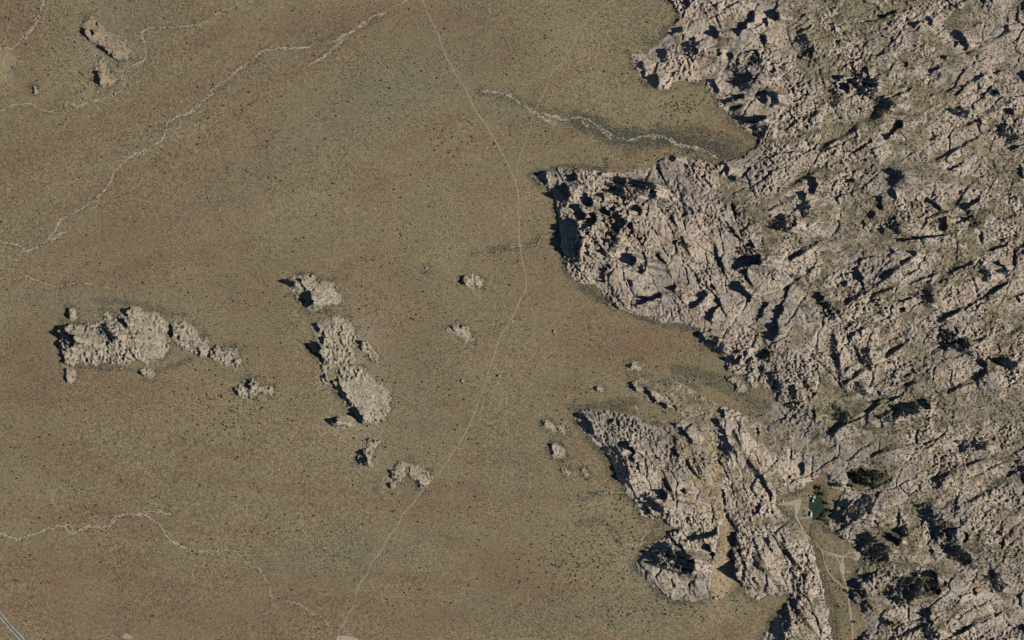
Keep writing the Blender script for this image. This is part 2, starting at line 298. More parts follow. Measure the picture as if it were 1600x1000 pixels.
# brush valleys and soil pockets inside the massif: polyline, half width
SOIL = [
 ([(1180,225),(1250,212),(1330,192),(1400,180),(1450,165),(1500,140)],8),([(1120,275),(1145,300),(1200,315),(1260,272),(1340,262),(1420,258),(1480,280),(1540,290),(1610,300)],8),
 ([(1260,85),(1300,62),(1340,50),(1400,10),(1480,-20)],13),([(1240,380),(1300,378),(1340,385),(1400,383),(1460,392),(1520,395),(1560,380)],8),([(1440,605),(1500,640),(1560,636),(1640,625)],32),
 ([(1330,692),(1380,675),(1430,660)],11),([(1385,735),(1420,722),(1470,738),(1530,748),(1640,760)],6),([(1250,480),(1300,455),(1360,450),(1400,470)],6),([(1230,345),(1195,362),(1190,400)],7),([(1550,265),(1610,230)],9),
 ([(1422,800),(1432,825),(1425,850),(1405,880),(1390,900)],9),([(1260,40),(1310,30),(1360,60)],9),([(1210,690),(1250,700),(1300,700)],8),([(1110,700),(1108,735)],6),([(1480,40),(1530,30)],7),([(1130,70),(1140,30)],6),
 ([(1350,330),(1320,310),(1330,345)],9),([(1425,320),(1440,345)],8),([(1290,400),(1310,415)],9),([(1130,610),(1170,640),(1230,680)],12),([(1500,830),(1540,850),(1600,870)],7),([(1300,150),(1330,170)],6),
 ([(1320,905),(1370,945)],11),([(1060,60),(1075,100)],4),([(1550,790),(1610,800)],7),([(1090,795),(1070,770),(1085,740)],8),([(1055,690),(1085,722),(1110,762),(1124,800)],15),([(1090,652),(1108,690),(1120,740)],14),([(1020,605),(1060,615),(1110,640)],26),
 ([(1138,826),(1180,815),(1215,812),(1255,822)],7),([(1140,298),(1180,328),(1208,362)],24),([(1240,10),(1275,55),(1262,100)],26),([(1345,298),(1378,332)],16),([(1530,228),(1570,268),(1600,300)],19),
 ([(1325,10),(1370,25)],14),([(1420,795),(1428,830),(1412,880)],13),([(1290,640),(1350,665),(1390,690)],13),([(1250,440),(1300,480)],14),([(1200,740),(1225,775)],14),([(1170,665),(1215,700)],12),([(1460,350),(1500,370)],12),
 ([(1400,540),(1450,560)],12),([(1350,500),(1380,520)],10),([(1560,330),(1610,350)],10),([(1400,230),(1440,215)],12),([(1450,60),(1490,95)],12),([(1570,490),(1610,520)],10),([(1180,500),(1195,540)],5),([(1110,100),(1130,60)],7),([(1120,300),(1150,320)],10),
]
WASHES = [
 (1.25,'pale dry wash braiding down from the top edge to the left edge',
  [[(655,-8),(632,2),(617,10),(600,21),(582,25),(570,36),(555,46),(542,52),(530,62),(505,70),(470,74),(430,76),(412,80),(400,90),(380,104),(362,118),(332,143),(302,172),(275,184),(262,192),(254,218),(225,235),(200,250),(180,270),(172,287),(152,310),(130,325),(97,342),(85,362),(67,380),(45,392),(32,385),(15,380),(-8,377)],
   [(536,54),(534,66),(520,77),(500,92),(485,100)],[(105,358),(94,368),(80,376)],[(335,146),(318,158),(300,174)]]),
 (0.9,'thin dry wash looping round the top left outcrop',
  [[(400,2),(365,12),(335,22),(310,38),(280,42),(232,45),(222,55),(228,75),(225,92),(205,105),(197,112),(195,135),(180,148),(155,155),(130,163),(105,165),(85,173),(70,173),(50,163),(30,162),(15,166),(-8,178)],[(195,110),(190,122),(196,136)]]),
 (1.4,'pale wash crossing the top left corner of the plain',
  [[(69,-8),(63,20),(55,30),(45,47),(30,65),(20,77),(10,74),(-8,76)],[(62,24),(50,45),(36,66)]]),
 (0.45,'faint dry wash running west from the curved left outcrop',
  [[(-8,432),(25,437),(35,434),(50,435),(75,443),(95,447),(115,443),(140,445),(172,451)]]),
 (1.45,'meandering bright wash in the lower left',
  [[(-8,828),(10,836),(20,841),(30,843),(45,837),(65,830),(85,824),(95,821),(105,828),(115,833),(130,825),(145,822),(160,826),(170,822),(180,810),(195,803),(225,803),(235,810),(250,820),(257,832),(265,842),(290,855),(320,861),(357,859)],
   [(93,822),(104,820),(112,824),(115,832)],[(158,824),(172,820),(186,806)],[(224,803),(232,799),(250,801),(268,802)]]),
 (0.5,'narrow broken wash below the middle chain, ending short of the trail fork',
  [[(372,864),(382,876),(392,886),(404,888),(412,900),(419,915),(425,932),(435,937),(470,945),(485,958),(503,965),(512,978)]]),
 (1.95,'bright sandy wash leaving the rocks between the top spur and the promontory',
  [[(748,142),(775,145),(795,150),(815,163),(835,174),(860,182),(885,186),(908,184),(925,190),(935,198),(950,208),(965,215),(982,219),(1000,215),(1022,213),(1035,215),(1047,219),(1060,226),(1075,228),(1095,233),(1106,236),(1114,242),(1122,248)],
   [(935,196),(945,208),(955,215),(975,217)],[(835,176),(850,186),(868,196)],[(905,185),(920,198),(940,202)]]),
 (0.7,'thin wash draining from the foot of the promontory to the main trail',
  [[(868,368),(850,369),(840,379),(825,385),(808,384),(785,388)]]),
 (0.8,'short pale wash along the south foot of the promontory',[[(958,478),(985,487),(1010,495),(1035,502),(1058,506)]]),
 (0.7,'curled pale wash between the slanting fin and the southern promontory',[[(994,632),(998,645),(1005,654),(1014,657),(1022,655),(1037,659),(1045,656)]]),
 (0.7,'narrow wash feeding west from the notch of the southern promontory',[[(890,780),(912,775),(940,771),(960,770),(985,771)]]),
 (0.8,'hooked wash looping below the southern promontory',[[(955,832),(964,840),(972,848),(985,850),(1000,849),(1004,841),(1018,830),(1035,822)]]),
]
TRAILS = [
 ('dirt_trail',1.15,'main pale dirt trail winding from the top edge to the bottom edge',
  [(656,-10),(660,0),(672,28),(683,50),(690,70),(695,85),(705,103),(712,117),(725,135),(735,155),(742,170),(755,190),(770,213),(785,240),(795,260),(803,278),(808,295),(811,340),(811,375),(815,400),(820,425),(822,450),(815,465),(803,490),(795,505),(780,530),(772,555),(763,580),(756,605),(745,635),(735,660),(720,690),(705,712),(690,735),(675,750),(660,767),(648,783),(637,795),(628,805),(620,825),(607,838),(600,855),(590,868),(580,880),(575,895),(565,908),(557,925),(553,945),(545,958),(539,970),(537,975),(531,983),(529,996),(528,1012)]),
 ('dirt_trail',0.65,'thin straight footpath from the top edge to the main trail',
  [(975,-8),(958,0),(940,12),(920,30),(905,50),(895,70),(880,95),(862,115),(855,135),(845,155),(835,175),(830,195),(820,225),(812,245),(808,270),(806,288)]),
 ('dirt_trail',0.9,'short right hand fork at the bottom end of the main trail',[(537,975),(540,985),(544,991),(546,999)]),
 ('dirt_trail',0.5,'faint reddish footpath below the outcrop pair',[(602,772),(606,776),(615,782),(622,788),(627,797),(630,803)]),
 ('dirt_trail',0.5,'faint footpath arcing along the bottom edge',[(790,1001),(815,998),(840,998),(860,1003)]),
 ('dirt_trail',0.45,'faint side path near the promontory leaving the main trail southward',[(821,452),(829,470),(833,490),(836,515)]),
 ('dirt_road',1.6,'ranch track curving down past the buildings',[(1245,783),(1245,795),(1244,805),(1248,815),(1252,822),(1257,832),(1266,841),(1275,850),(1282,858),(1286,866)]),
 ('dirt_road',0.9,'narrow track along the creek south of the ranch',[(1286,866),(1287,875),(1290,882),(1295,894),(1303,905),(1312,912),(1320,919),(1325,922)]),
 ('dirt_road',0.9,'upper branch track toward the turning loop',[(1284,859),(1295,863),(1305,866),(1316,869)]),
 ('dirt_road',1.0,'lower branch track and turning loop east of the creek',[(1291,866),(1305,868),(1317,870),(1325,865),(1333,863),(1340,861),(1343,867),(1341,874),(1335,873),(1326,870),(1317,871)]),
 ('dirt_road',0.9,'diagonal link from the lower branch track to the parking strip',[(1305,868),(1311,878),(1314,884)]),
 ('dirt_road',1.3,'straight pale ranch track running to the bottom edge',[(1317,868),(1316,882),(1316,896),(1320,908),(1323,918),(1325,925),(1326,935),(1328,950),(1330,965),(1332,980),(1332,1010)]),
 ('dirt_road',0.7,'little side spur off the parking strip',[(1318,894),(1330,894)]),
 ('dirt_road',1.0,'access track entering the ranch yard from the west',[(1215,788),(1230,788),(1245,787)]),
 ('dirt_road',0.7,'driveway loop west of the ranch buildings',[(1247,799),(1250,794),(1258,793),(1262,796)]),
 ('dirt_road',0.8,'pale drive along the west and south side of the lower ranch building',[(1270,797),(1261.5,797),(1262,809),(1250,809)]),
 ('footpath',0.5,'curved footpath round the north of the lawn',[(1258,772),(1266,771),(1275,773),(1283,779)]),
]
CREEKS = [
 ('creek',0.9,'dark creek bed beside the ranch track',[(1269,818),(1266,828),(1267,838),(1272,847),(1280,856),(1284,866),(1286,877)]),
 ('creek',0.7,'rusty brown creek running down the valley to the bottom edge',[(1290,925),(1297,930),(1302,943),(1306,958),(1307,985),(1308,1012)]),
 ('creek',0.7,'rusty creek cut northeast of the lawn',[(1326,770),(1310,776),(1300,782)]),
]
LOTS = [
 ('dirt_yard','trampled pale yard west of the ranch buildings',[(1222,786),(1238,784),(1243,780),(1252,781),(1250,790),(1247,800),(1243,800),(1240,790)]),
 ('parking_area','long pale parking strip on the ranch track',[(1312,881),(1317,879),(1319,884),(1320,893),(1318,899),(1315,896),(1311,888)]),
 ('parking_area','pale turning circle at the east end of the branch track',[(1333,863),(1341,861),(1344,868),(1341,875),(1334,874),(1339,870)]),
 ('clearing','bare pale clearing on the bottom edge below the trail fork',[(527,995),(536,993),(556,997),(562,1003),(560,1020),(526,1020)]),
]

# ------------------------------------------------------------------ terrain heights on the fine grid
STEP = 1.1
MX = 90
gx = np.arange(-MX, 1600 + MX + 0.1, STEP, dtype=np.float32)
gy = np.arange(-MX, 1000 + MX + 0.1, STEP, dtype=np.float32)
NX, NY = len(gx), len(gy)
X, Y = np.meshgrid(gx, gy)

def window(x0, y0, x1, y1):
    i0 = max(0, int((x0 + MX) / STEP)); i1 = min(NX, int((x1 + MX) / STEP) + 2)
    j0 = max(0, int((y0 + MX) / STEP)); j1 = min(NY, int((y1 + MX) / STEP) + 2)
    return slice(j0, j1), slice(i0, i1)

edge_n = fbm(X, Y, 22, 41, 4, 0.6)
edge_f = fbm(X, Y, 9, 47, 3, 0.7)
sdf = np.full(X.shape, -50.0, np.float32)
fid = np.full(X.shape, -1, np.int32)
hmax = np.zeros(X.shape, np.float32)
NSEED = len(SEEDS)
ID_M2, ID_M3, ID_M4, ID_SLOPE = NSEED, NSEED + 1, NSEED + 2, NSEED + 3
ID_OUT = NSEED + 4

def massif_parts(X, Y):
    """signed distance and hill number of the main massif"""
    d = poly_sdf(X, Y, BIG)
    for v in (RANCH_VALLEY, GROVE, SAND_VALLEY):
        d = np.minimum(d, -poly_sdf(X, Y, v))
    best = np.full(X.shape, 1e9, np.float32); who = np.zeros(X.shape, np.int32)
    wx = X + 14 * fbm(X, Y, 50, 77, 3); wy = Y + 14 * fbm(X, Y, 50, 99, 3)
    for k, (sx, sy, _) in enumerate(SEEDS):
        q = (wx - sx) ** 2 * 0.8 + (wy - sy) ** 2 * 1.2
        m = q < best
        best = np.where(m, q, best); who = np.where(m, k, who)
    return d, who

d_big, who = massif_parts(X, Y)
sdf = d_big.copy(); fid = who.copy()
for poly, k in ((M2, ID_M2), (M3, ID_M3), (M4, ID_M4), (SLOPE, ID_SLOPE)):
    d = poly_sdf(X, Y, poly)
    fid = np.where(d > sdf, k, fid); sdf = np.maximum(sdf, d)
sdf = sdf + edge_n * 6.0 + edge_f * 3.5
hmax[:] = 13.0
hmax[fid == ID_M2] = 17.0
hmax[fid == ID_SLOPE] = 3.0
for k, (poly, hh, lab) in enumerate(OUT):
    px = [p[0] for p in poly]; py = [p[1] for p in poly]
    sj, si = window(min(px) - 14, min(py) - 14, max(px) + 14, max(py) + 14)
    small = max(px) - min(px) < 30
    d = poly_sdf(X[sj, si], Y[sj, si], poly) + edge_f[sj, si] * (3.0 if small else 6.5) - (0.0 if small else 7.0) * sstep(0.12, 0.5, fbm(X[sj, si], Y[sj, si], 15, 1901, 3))
    m = d > sdf[sj, si]
    fid[sj, si] = np.where(m, ID_OUT + k, fid[sj, si])
    hmax[sj, si] = np.where(m, hh, hmax[sj, si])
    sdf[sj, si] = np.maximum(sdf[sj, si], d)

soil = np.zeros(X.shape, np.float32)
for pts, hw in SOIL:
    xs = [p[0] for p in pts]; ys = [p[1] for p in pts]
    sj, si = window(min(xs) - 30, min(ys) - 30, max(xs) + 30, max(ys) + 30)
    d = line_dist(X[sj, si], Y[sj, si], pts) + 7 * edge_n[sj, si]
    soil[sj, si] = np.maximum(soil[sj, si], (1 - sstep(hw * 0.4, hw * 1.5, d)) * np.clip(0.75 + 0.9 * edge_f[sj, si], 0, 1))
pock = fbm(X, Y * 1.25 + 0.5 * X, 46, 205, 4, 0.55)
right = sstep(1180, 1300, X)
pock = pock * 0.7 + 0.5 * fbm(X, Y + 0.4 * X, 15, 223, 3, 0.6)
soil_n = sstep(-0.08, 0.38, pock) * (0.25 + 0.65 * right)
soil_n[fid >= ID_OUT] *= 0.7
soil = np.maximum(soil, soil_n)

# cliffs: each shaded strip gets a rock step on its sunny side, tall enough to throw that shade
sx_, sy_ = math.cos(R(SUN_AZ)), -math.sin(R(SUN_AZ))       # map direction towards the sun (y down)
TAN = math.tan(R(SUN_EL))
contrib = np.zeros(X.shape, np.float32)
crag = np.full(X.shape, -1, np.int32)
dent = np.zeros(X.shape, np.float32)
lean_m = np.zeros(X.shape, np.float32)
FEAT = [(c_[:4] + (c_[4] * (1.25 if c_[0] < 760 else 1.0),), False) for c_ in CL] + [(c_, True) for c_ in LEAN]
for k, ((x0, y0, x1, y1, w), gentle) in enumerate(FEAT):
    b_0, c_0 = x0 * sx_ + y0 * sy_, -x0 * sy_ + y0 * sx_
    b_1, c_1 = x1 * sx_ + y1 * sy_, -x1 * sy_ + y1 * sx_
    m_ = w * 0.7
    cmin, cmax = min(c_0, c_1) - w - m_, max(c_0, c_1) + w + m_
    bmin, bmax = min(b_0, b_1) - w - m_, max(b_0, b_1) + w + m_
    cs = np.arange(cmin - 3, cmax + 3.01, 0.5, dtype=np.float32)
    bs = np.arange(bmin - 3, bmax + 3.01, 0.5, dtype=np.float32)
    BB, CC = np.meshgrid(bs, cs)
    dd = line_dist(BB, CC, [(b_0, c_0), (b_1, c_1 + 1e-3)]) + 1.05 * w * fbm(BB + 31 * k, CC, max(5.0, w * 1.5), 61, 4, 0.65)
    ins = dd < w
    any_ = ins.any(1)
    if not any_.any():
        continue
    hi = np.where(any_, bs[len(bs) - 1 - np.argmax(ins[:, ::-1], 1)], np.nan)
    lo = np.where(any_, bs[np.argmax(ins, 1)], np.nan)
    L = np.where(any_, hi - lo, 0)
    good = np.flatnonzero(any_)
    hi = np.interp(cs, cs[good], hi[good]); lo = np.interp(cs, cs[good], lo[good])
    ker = np.hanning(int(2 * max(9, w * 3.0)) | 1); ker /= ker.sum()
    Lsm = np.convolve(np.pad(L, len(ker) // 2, mode='edge'), ker, 'valid')
    hsm = np.convolve(np.pad(hi, len(ker) // 2, mode='edge'), ker, 'valid')
    L = L * (1.0 + 0.5 * fbm(cs, cs * 0 + 9 * k, 5.0, 67, 3))
    pad = w * 2 + 6
    D0 = 1.5 * float(L.max()) + 5
    xm, xM = min(x0, x1) - pad - w, max(x0, x1) + pad + 3 * D0
    ym, yM = min(y0, y1) - pad, max(y0, y1) + pad + 1.0 * D0
    sj, si = window(xm, ym, xM, yM)
    if sj.stop - sj.start < 2 or si.stop - si.start < 2:
        continue
    px, py = X[sj, si], Y[sj, si]
    B = px * sx_ + py * sy_; C = -px * sy_ + py * sx_
    Lc = np.interp(C, cs, L, left=0, right=0).astype(np.float32)
    hc = np.interp(C, cs, hi).astype(np.float32); lc = np.interp(C, cs, lo).astype(np.float32)
    t = B - hc
    far = sstep(1.0, 2.0 + 1.5 * w, t)
    Ls = np.interp(C, cs, Lsm, left=0, right=0).astype(np.float32)
    Lc0 = Lc
    Lc = Lc * (1 - far) + Ls * far
    tt = np.maximum(t, 0) * (1 - far) + np.maximum(B - np.interp(C, cs, hsm).astype(np.float32), 0) * far
    if gentle:
        h = Lc * S * math.tan(R(32))
        prof = np.where(t < 0, np.clip(1 + t / np.maximum(Lc, 0.5), 0, 1), np.exp(-tt / (1.6 * Ls + 6)))
        lean_m[sj, si] = np.maximum(lean_m[sj, si], ((t < 0) & (B > lc)).astype(np.float32))
        contrib[sj, si] = np.maximum(contrib[sj, si], h * prof * (1 + 0.35 * edge_n[sj, si]))
        continue
    h = Lc * S * TAN * 1.05
    D = 1.5 * Ls + 4
    prof = np.where(t < 0, 1 - sstep(0, 2.2, -t), np.exp(-tt / D))
    hh = h * prof * np.where(t > 2, 1 + 0.35 * edge_n[sj, si], 1)
    m = hh > np.maximum(contrib[sj, si], 1.2)
    crag[sj, si] = np.where(m & (t > -2.4) & (t < D * 1.2 + 4), k, crag[sj, si])
    contrib[sj, si] = np.maximum(contrib[sj, si], hh)
    dm = ((t < -0.6) & (B > lc - 0.5) & (Lc0 > 0)).astype(np.float32)
    dent[sj, si] = np.maximum(dent[sj, si], dm)

for k, (x0, y0, x1, y1, st_) in enumerate(JOINTS):
    sj, si = window(min(x0, x1) - 45, min(y0, y1) - 45, max(x0, x1) + 45, max(y0, y1) + 45)
    px, py = X[sj, si], Y[sj, si]
    Ln = math.hypot(x1 - x0, y1 - y0); tx, ty = (x1 - x0) / Ln, (y1 - y0) / Ln
    nx_, ny_ = -ty, tx
    if nx_ * sx_ + ny_ * sy_ < 0: nx_, ny_ = -nx_, -ny_
    al = (px - x0) * tx + (py - y0) * ty
    d = (px - x0) * nx_ + (py - y0) * ny_ + 6 * fbm(px, py, 40, 1601 + k, 4, 0.6)
    amp = sstep(0, 0.25 * Ln, al) * sstep(0, 0.25 * Ln, Ln - al) * (0.15 + 1.5 * vnoise(al, al * 0 + 5 * k, 22, 1650) ** 1.4)
    wn = 2.5 + 15 * vnoise(al, al * 0 + 3 * k, 34, 1660) ** 1.5
    lip = np.where(d > 0, np.exp(-np.maximum(d, 0) / 26), np.clip(1 + d / wn, 0, 1))
    contrib[sj, si] = np.maximum(contrib[sj, si], 1.4 * st_ * amp * lip)
    soil[sj, si] = np.maximum(soil[sj, si], 0.75 * amp * np.exp(-((d + 4) / 3.5) ** 2))

# joint blocks, crags and boulders
mask = sdf > -9
xf, yf = X[mask], Y[mask]
ff = fid[mask]
steep = np.isin(ff, [ID_M3, ID_M4, ID_M2, 29, 33, 21, 18]) | (ff >= ID_OUT)
ang = np.where(steep, R(58), R(-28)).astype(np.float32)
wx = xf + 9 * fbm(xf, yf, 34, 501, 4, 0.6); wy = yf + 9 * fbm(xf, yf, 34, 533, 4, 0.6)
u = wx * np.cos(ang) + wy * np.sin(ang); v = -wx * np.sin(ang) + wy * np.cos(ang)
f1, f2, ida, tl = worley(u / 52, v / 26, 900)
blk = (ida - 0.5) * 7 + 8 * tl - 3.5 * (1 - sstep(0.01, 0.10, f2 - f1))
f1, f2, idb, tl = worley(u / 21 + 3.3, v / 10.5, 901)
mid = (idb - 0.5) * 3.0 + 4.2 * tl + 0.6 * (1 - f1 ** 2) - 1.8 * (1 - sstep(0.02, 0.16, f2 - f1))
f1, f2, idc, tl = worley(u / 7.2 + 9.1, v / 4.8, 902)
sml = 2.3 * np.sqrt(np.clip(1 - f1 ** 2, 0, 1)) * (0.2 + 1.2 * idc) + 4.0 * tl - 1.2 * (1 - sstep(0.03, 0.22, f2 - f1))
f1, f2, idd, tl = worley(xf / 3.6, yf / 3.6, 903)
tny = 2.8 * np.sqrt(np.clip(1 - f1 ** 2, 0, 1)) * np.maximum(idd * 1.6 - 0.4, 0)
grain = fbm(xf, yf, 4.4, 655, 2, 0.7) * 2.5
rough = 0.34 + 1.05 * sstep(-0.3, 0.45, fbm(xf, yf, 48, 611, 4))
isout = ff >= ID_OUT
out_k = np.where(isout, 0.75, 1.0) * np.where((ff >= ID_OUT) & (ff <= ID_OUT + 2), 0.45, 1.0) * np.where(ff == ID_SLOPE, 0.8, 1.0)
soft = np.where(ff == ID_SLOPE, 0.15, 1.0)
sf = soil[mask]; lm = lean_m[mask]
big_f = np.where(isout, 0.15, 1.0) * soft
relief = blk * big_f * (1 - 0.75 * sf) + (mid * (1 - 0.8 * sf) + sml * np.where(isout, 0.7, 1.0) * (1 - 0.78 * sf) + (tny + grain) * (1 - 0.6 * sf)) * rough * out_k * (1 + 0.35 * lm)
df = sdf[mask]; hm = hmax[mask]
dome = np.where(df > 0, hm * np.where(isout, 0.45, 1.0) * (1 - np.exp(-np.maximum(df, 0) / np.where(isout, 14.0, 30.0))), df * 0.9)
ramp = sstep(-1.0, 2.5, df)
cf = contrib[mask]; dn = dent[mask]
Rm = dome + ramp * (1 - 0.35 * dn) * relief + cf * sstep(-3.0, 1.0, df) * (1 - 0.3 * dn)
Rm = np.where(df > 0.8, np.maximum(Rm, 0.35), Rm)
Rm = np.where(df < -1.5, np.minimum(Rm, -0.5), Rm)
RR = np.full(X.shape, -5.0, np.float32)
RR[mask] = Rm
GZ = ground_z(X, Y)
Z = GZ + RR

def height_at(x, y):
    """terrain height (metres) at map positions, rock included"""
    i = np.clip(((np.asarray(x) + MX) / STEP).astype(int), 0, NX - 1)
    j = np.clip(((np.asarray(y) + MX) / STEP).astype(int), 0, NY - 1)
    return np.where(RR[j, i] > 0, Z[j, i], ground_z(np.asarray(x, np.float32), np.asarray(y, np.float32)))

# ------------------------------------------------------------------ materials
def new_mat(name, rough=0.9):
    m = bpy.data.materials.new(name)
    m.use_nodes = True
    nt = m.node_tree
    b = nt.nodes['Principled BSDF']
    b.inputs['Roughness'].default_value = rough
    b.inputs['Specular IOR Level'].default_value = 0.15
    return m, nt, b

def N(nt, kind, **kw):
    n = nt.nodes.new(kind)
    for k, v_ in kw.items():
        setattr(n, k, v_)
    return n

def noise_node(nt, scale, detail=3.0, rough=0.6, coord=None):
    n = N(nt, 'ShaderNodeTexNoise')
    n.inputs['Scale'].default_value = scale
    n.inputs['Detail'].default_value = detail
    n.inputs['Roughness'].default_value = rough
    if coord is not None:
        nt.links.new(coord, n.inputs['Vector'])
    return n

def ramp_node(nt, fac, stops):
    r = N(nt, 'ShaderNodeValToRGB')
    e = r.color_ramp.elements
    while len(e) < len(stops):
        e.new(0.5)
    for el, (p, c) in zip(e, stops):
        el.position = p
        el.color = (*c, 1.0) if len(c) == 3 else c
    nt.links.new(fac, r.inputs[0])
    return r

def mixc(nt, kind, fac, a, b):
    m = N(nt, 'ShaderNodeMix', data_type='RGBA', blend_type=kind)
    for sock, val in ((m.inputs[0], fac), (m.inputs[6], a), (m.inputs[7], b)):
        if hasattr(val, 'links') or hasattr(val, 'is_output'):
            nt.links.new(val, sock)
        elif isinstance(val, (int, float)):
            sock.default_value = val
        else:
            sock.default_value = (*val, 1.0)
    return m.outputs[2]

def wpos(nt):
    return N(nt, 'ShaderNodeNewGeometry').outputs['Position']

def grey(g):
    return (g, g, g)

# plain: surveyed soil tints, with brush and gravel speckle
mat_ground, nt, b = new_mat('desert_soil', 0.95)
p = wpos(nt)
att = N(nt, 'ShaderNodeAttribute', attribute_name='tint').outputs['Color']
n1 = noise_node(nt, 0.42, 2.0, 0.7, p)
s1 = ramp_node(nt, n1.outputs['Fac'], [(0.32, grey(0.30)), (0.5, grey(1.0)), (0.68, grey(1.65))])
n2 = noise_node(nt, 0.11, 3.0, 0.65, p)
s2 = ramp_node(nt, n2.outputs['Fac'], [(0.30, (0.74, 0.76, 0.78)), (0.52, (1.0, 1.0, 1.0)), (0.72, (1.22, 1.18, 1.08))])
n3 = noise_node(nt, 0.03, 4.0, 0.6, p)
s3 = ramp_node(nt, n3.outputs['Fac'], [(0.3, (0.90, 0.93, 0.96)), (0.55, (1.0, 1.0, 1.0)), (0.75, (1.09, 1.03, 0.96))])
c = mixc(nt, 'MULTIPLY', 1.0, att, s1.outputs[0])
c = mixc(nt, 'MULTIPLY', 1.0, c, s2.outputs[0])
c = mixc(nt, 'MULTIPLY', 1.0, c, s3.outputs[0])
nt.links.new(c, b.inputs['Base Color'])

# granite with pockets of soil and low brush
mat_rock, nt, b = new_mat('granite', 0.9)
p = wpos(nt)
att = N(nt, 'ShaderNodeAttribute', attribute_name='tint').outputs['Color']
n1 = noise_node(nt, 0.5, 3.0, 0.7, p)
s1 = ramp_node(nt, n1.outputs['Fac'], [(0.28, grey(0.5)), (0.5, grey(1.0)), (0.75, grey(1.3))])
n2 = noise_node(nt, 0.07, 4.0, 0.65, p)
s2 = ramp_node(nt, n2.outputs['Fac'], [(0.3, (0.72, 0.70, 0.70)), (0.5, (1, 1, 1)), (0.72, (1.16, 1.12, 1.06))])
c = mixc(nt, 'MULTIPLY', 1.0, att, s1.outputs[0])
c = mixc(nt, 'MULTIPLY', 1.0, c, s2.outputs[0])
nt.links.new(c, b.inputs['Base Color'])
bm_ = N(nt, 'ShaderNodeBump')
bm_.inputs['Strength'].default_value = 0.7
bm_.inputs['Distance'].default_value = 1.2
n4 = noise_node(nt, 0.35, 4.0, 0.65, p)
nt.links.new(n4.outputs['Fac'], bm_.inputs['Height'])
nt.links.new(bm_.outputs[0], b.inputs['Normal'])

def simple_mat(name, lo, hi, scale, rough=0.9):
    m, nt, b = new_mat(name, rough)
    n = noise_node(nt, scale, 3.0, 0.65, wpos(nt))
    r = ramp_node(nt, n.outputs['Fac'], [(0.3, lo), (0.7, hi)])
    nt.links.new(r.outputs[0], b.inputs['Base Color'])
    return m

mat_wash = simple_mat('wash_sand', (0.19, 0.16, 0.11), (0.55, 0.475, 0.35), 0.14)
mat_trail = simple_mat('trail_dust', (0.23, 0.19, 0.13), (0.38, 0.32, 0.23), 0.2)
mat_lot = simple_mat('packed_dirt', (0.31, 0.26, 0.185), (0.47, 0.40, 0.295), 0.2)
mat_asphalt = simple_mat('asphalt', (0.11, 0.115, 0.10), (0.17, 0.175, 0.155), 0.3)
mat_shoulder = simple_mat('road_gravel', (0.30, 0.29, 0.25), (0.46, 0.44, 0.38), 0.3)
mat_creek = simple_mat('creek_mud', (0.035, 0.03, 0.022), (0.16, 0.085, 0.04), 0.12)
mat_lawn = simple_mat('lawn_grass', (0.015, 0.032, 0.020), (0.034, 0.055, 0.032), 0.25)
mat_shrub = simple_mat('shrub_leaves', (0.028, 0.030, 0.018), (0.085, 0.080, 0.048), 0.09)
mat_brush = simple_mat('wash_brush', (0.028, 0.036, 0.028), (0.080, 0.088, 0.068), 0.12)
mat_tree = simple_mat('tree_leaves', (0.010, 0.020, 0.010), (0.030, 0.046, 0.020), 0.18)
mat_tree_pale = simple_mat('willow_leaves', (0.038, 0.060, 0.020), (0.085, 0.110, 0.042), 0.25)  # paler olive to yellow green leaf colour, given to whole trees
mat_bark = simple_mat('bark', (0.06, 0.045, 0.03), (0.12, 0.09, 0.065), 1.2)
mat_white = simple_mat('roof_white', (0.50, 0.49, 0.46), (0.66, 0.65, 0.62), 0.6, 0.6)
mat_greyroof = simple_mat('roof_grey', (0.24, 0.25, 0.25), (0.40, 0.40, 0.38), 0.5, 0.7)
mat_wallp = simple_mat('wall_plaster', (0.38, 0.35, 0.30), (0.46, 0.42, 0.36), 0.8)
mat_dark = simple_mat('window_glass', (0.02, 0.025, 0.03), (0.04, 0.045, 0.05), 0.5, 0.2)
mat_door = simple_mat('door_wood', (0.09, 0.06, 0.04), (0.14, 0.10, 0.07), 2.0)

# ------------------------------------------------------------------ object helpers
def tag(o, label=None, cat=None, group=None, kind=None):
    if label: o['label'] = label
    if cat: o['category'] = cat
    if group: o['group'] = group
    if kind: o['kind'] = kind
    return o

def empty(name, loc, label, cat, group=None, rz=0.0):
    o = bpy.data.objects.new(name, None)
    COL.objects.link(o)
    o.location = loc
    o.rotation_euler = (0, 0, rz)
    o.empty_display_size = 2
    return tag(o, label, cat, group)

def mesh_np(name, verts, faces, mat, tint=None, parent=None, smooth=False):
    """faces: (n, k) array of equal length polygons"""
    me = bpy.data.meshes.new(name)
    nf, k = faces.shape
    me.vertices.add(len(verts))
    me.vertices.foreach_set('co', np.ascontiguousarray(verts, np.float32).ravel())
    me.loops.add(nf * k)
    me.loops.foreach_set('vertex_index', np.ascontiguousarray(faces, np.int32).ravel())
    me.polygons.add(nf)
    me.polygons.foreach_set('loop_start', np.arange(0, nf * k, k, dtype=np.int32))
    me.polygons.foreach_set('loop_total', np.full(nf, k, np.int32))
    if smooth:
        me.polygons.foreach_set('use_smooth', np.ones(nf, bool))
    me.update(calc_edges=True)
    if tint is not None:
        a = me.attributes.new('tint', 'FLOAT_COLOR', 'POINT')
        col = np.ones((len(verts), 4), np.float32)
        col[:, :3] = tint
        a.data.foreach_set('color', col.ravel())
    me.materials.append(mat)
    o = bpy.data.objects.new(name, me)
    COL.objects.link(o)
    if parent is not None:
        o.parent = parent
    return o

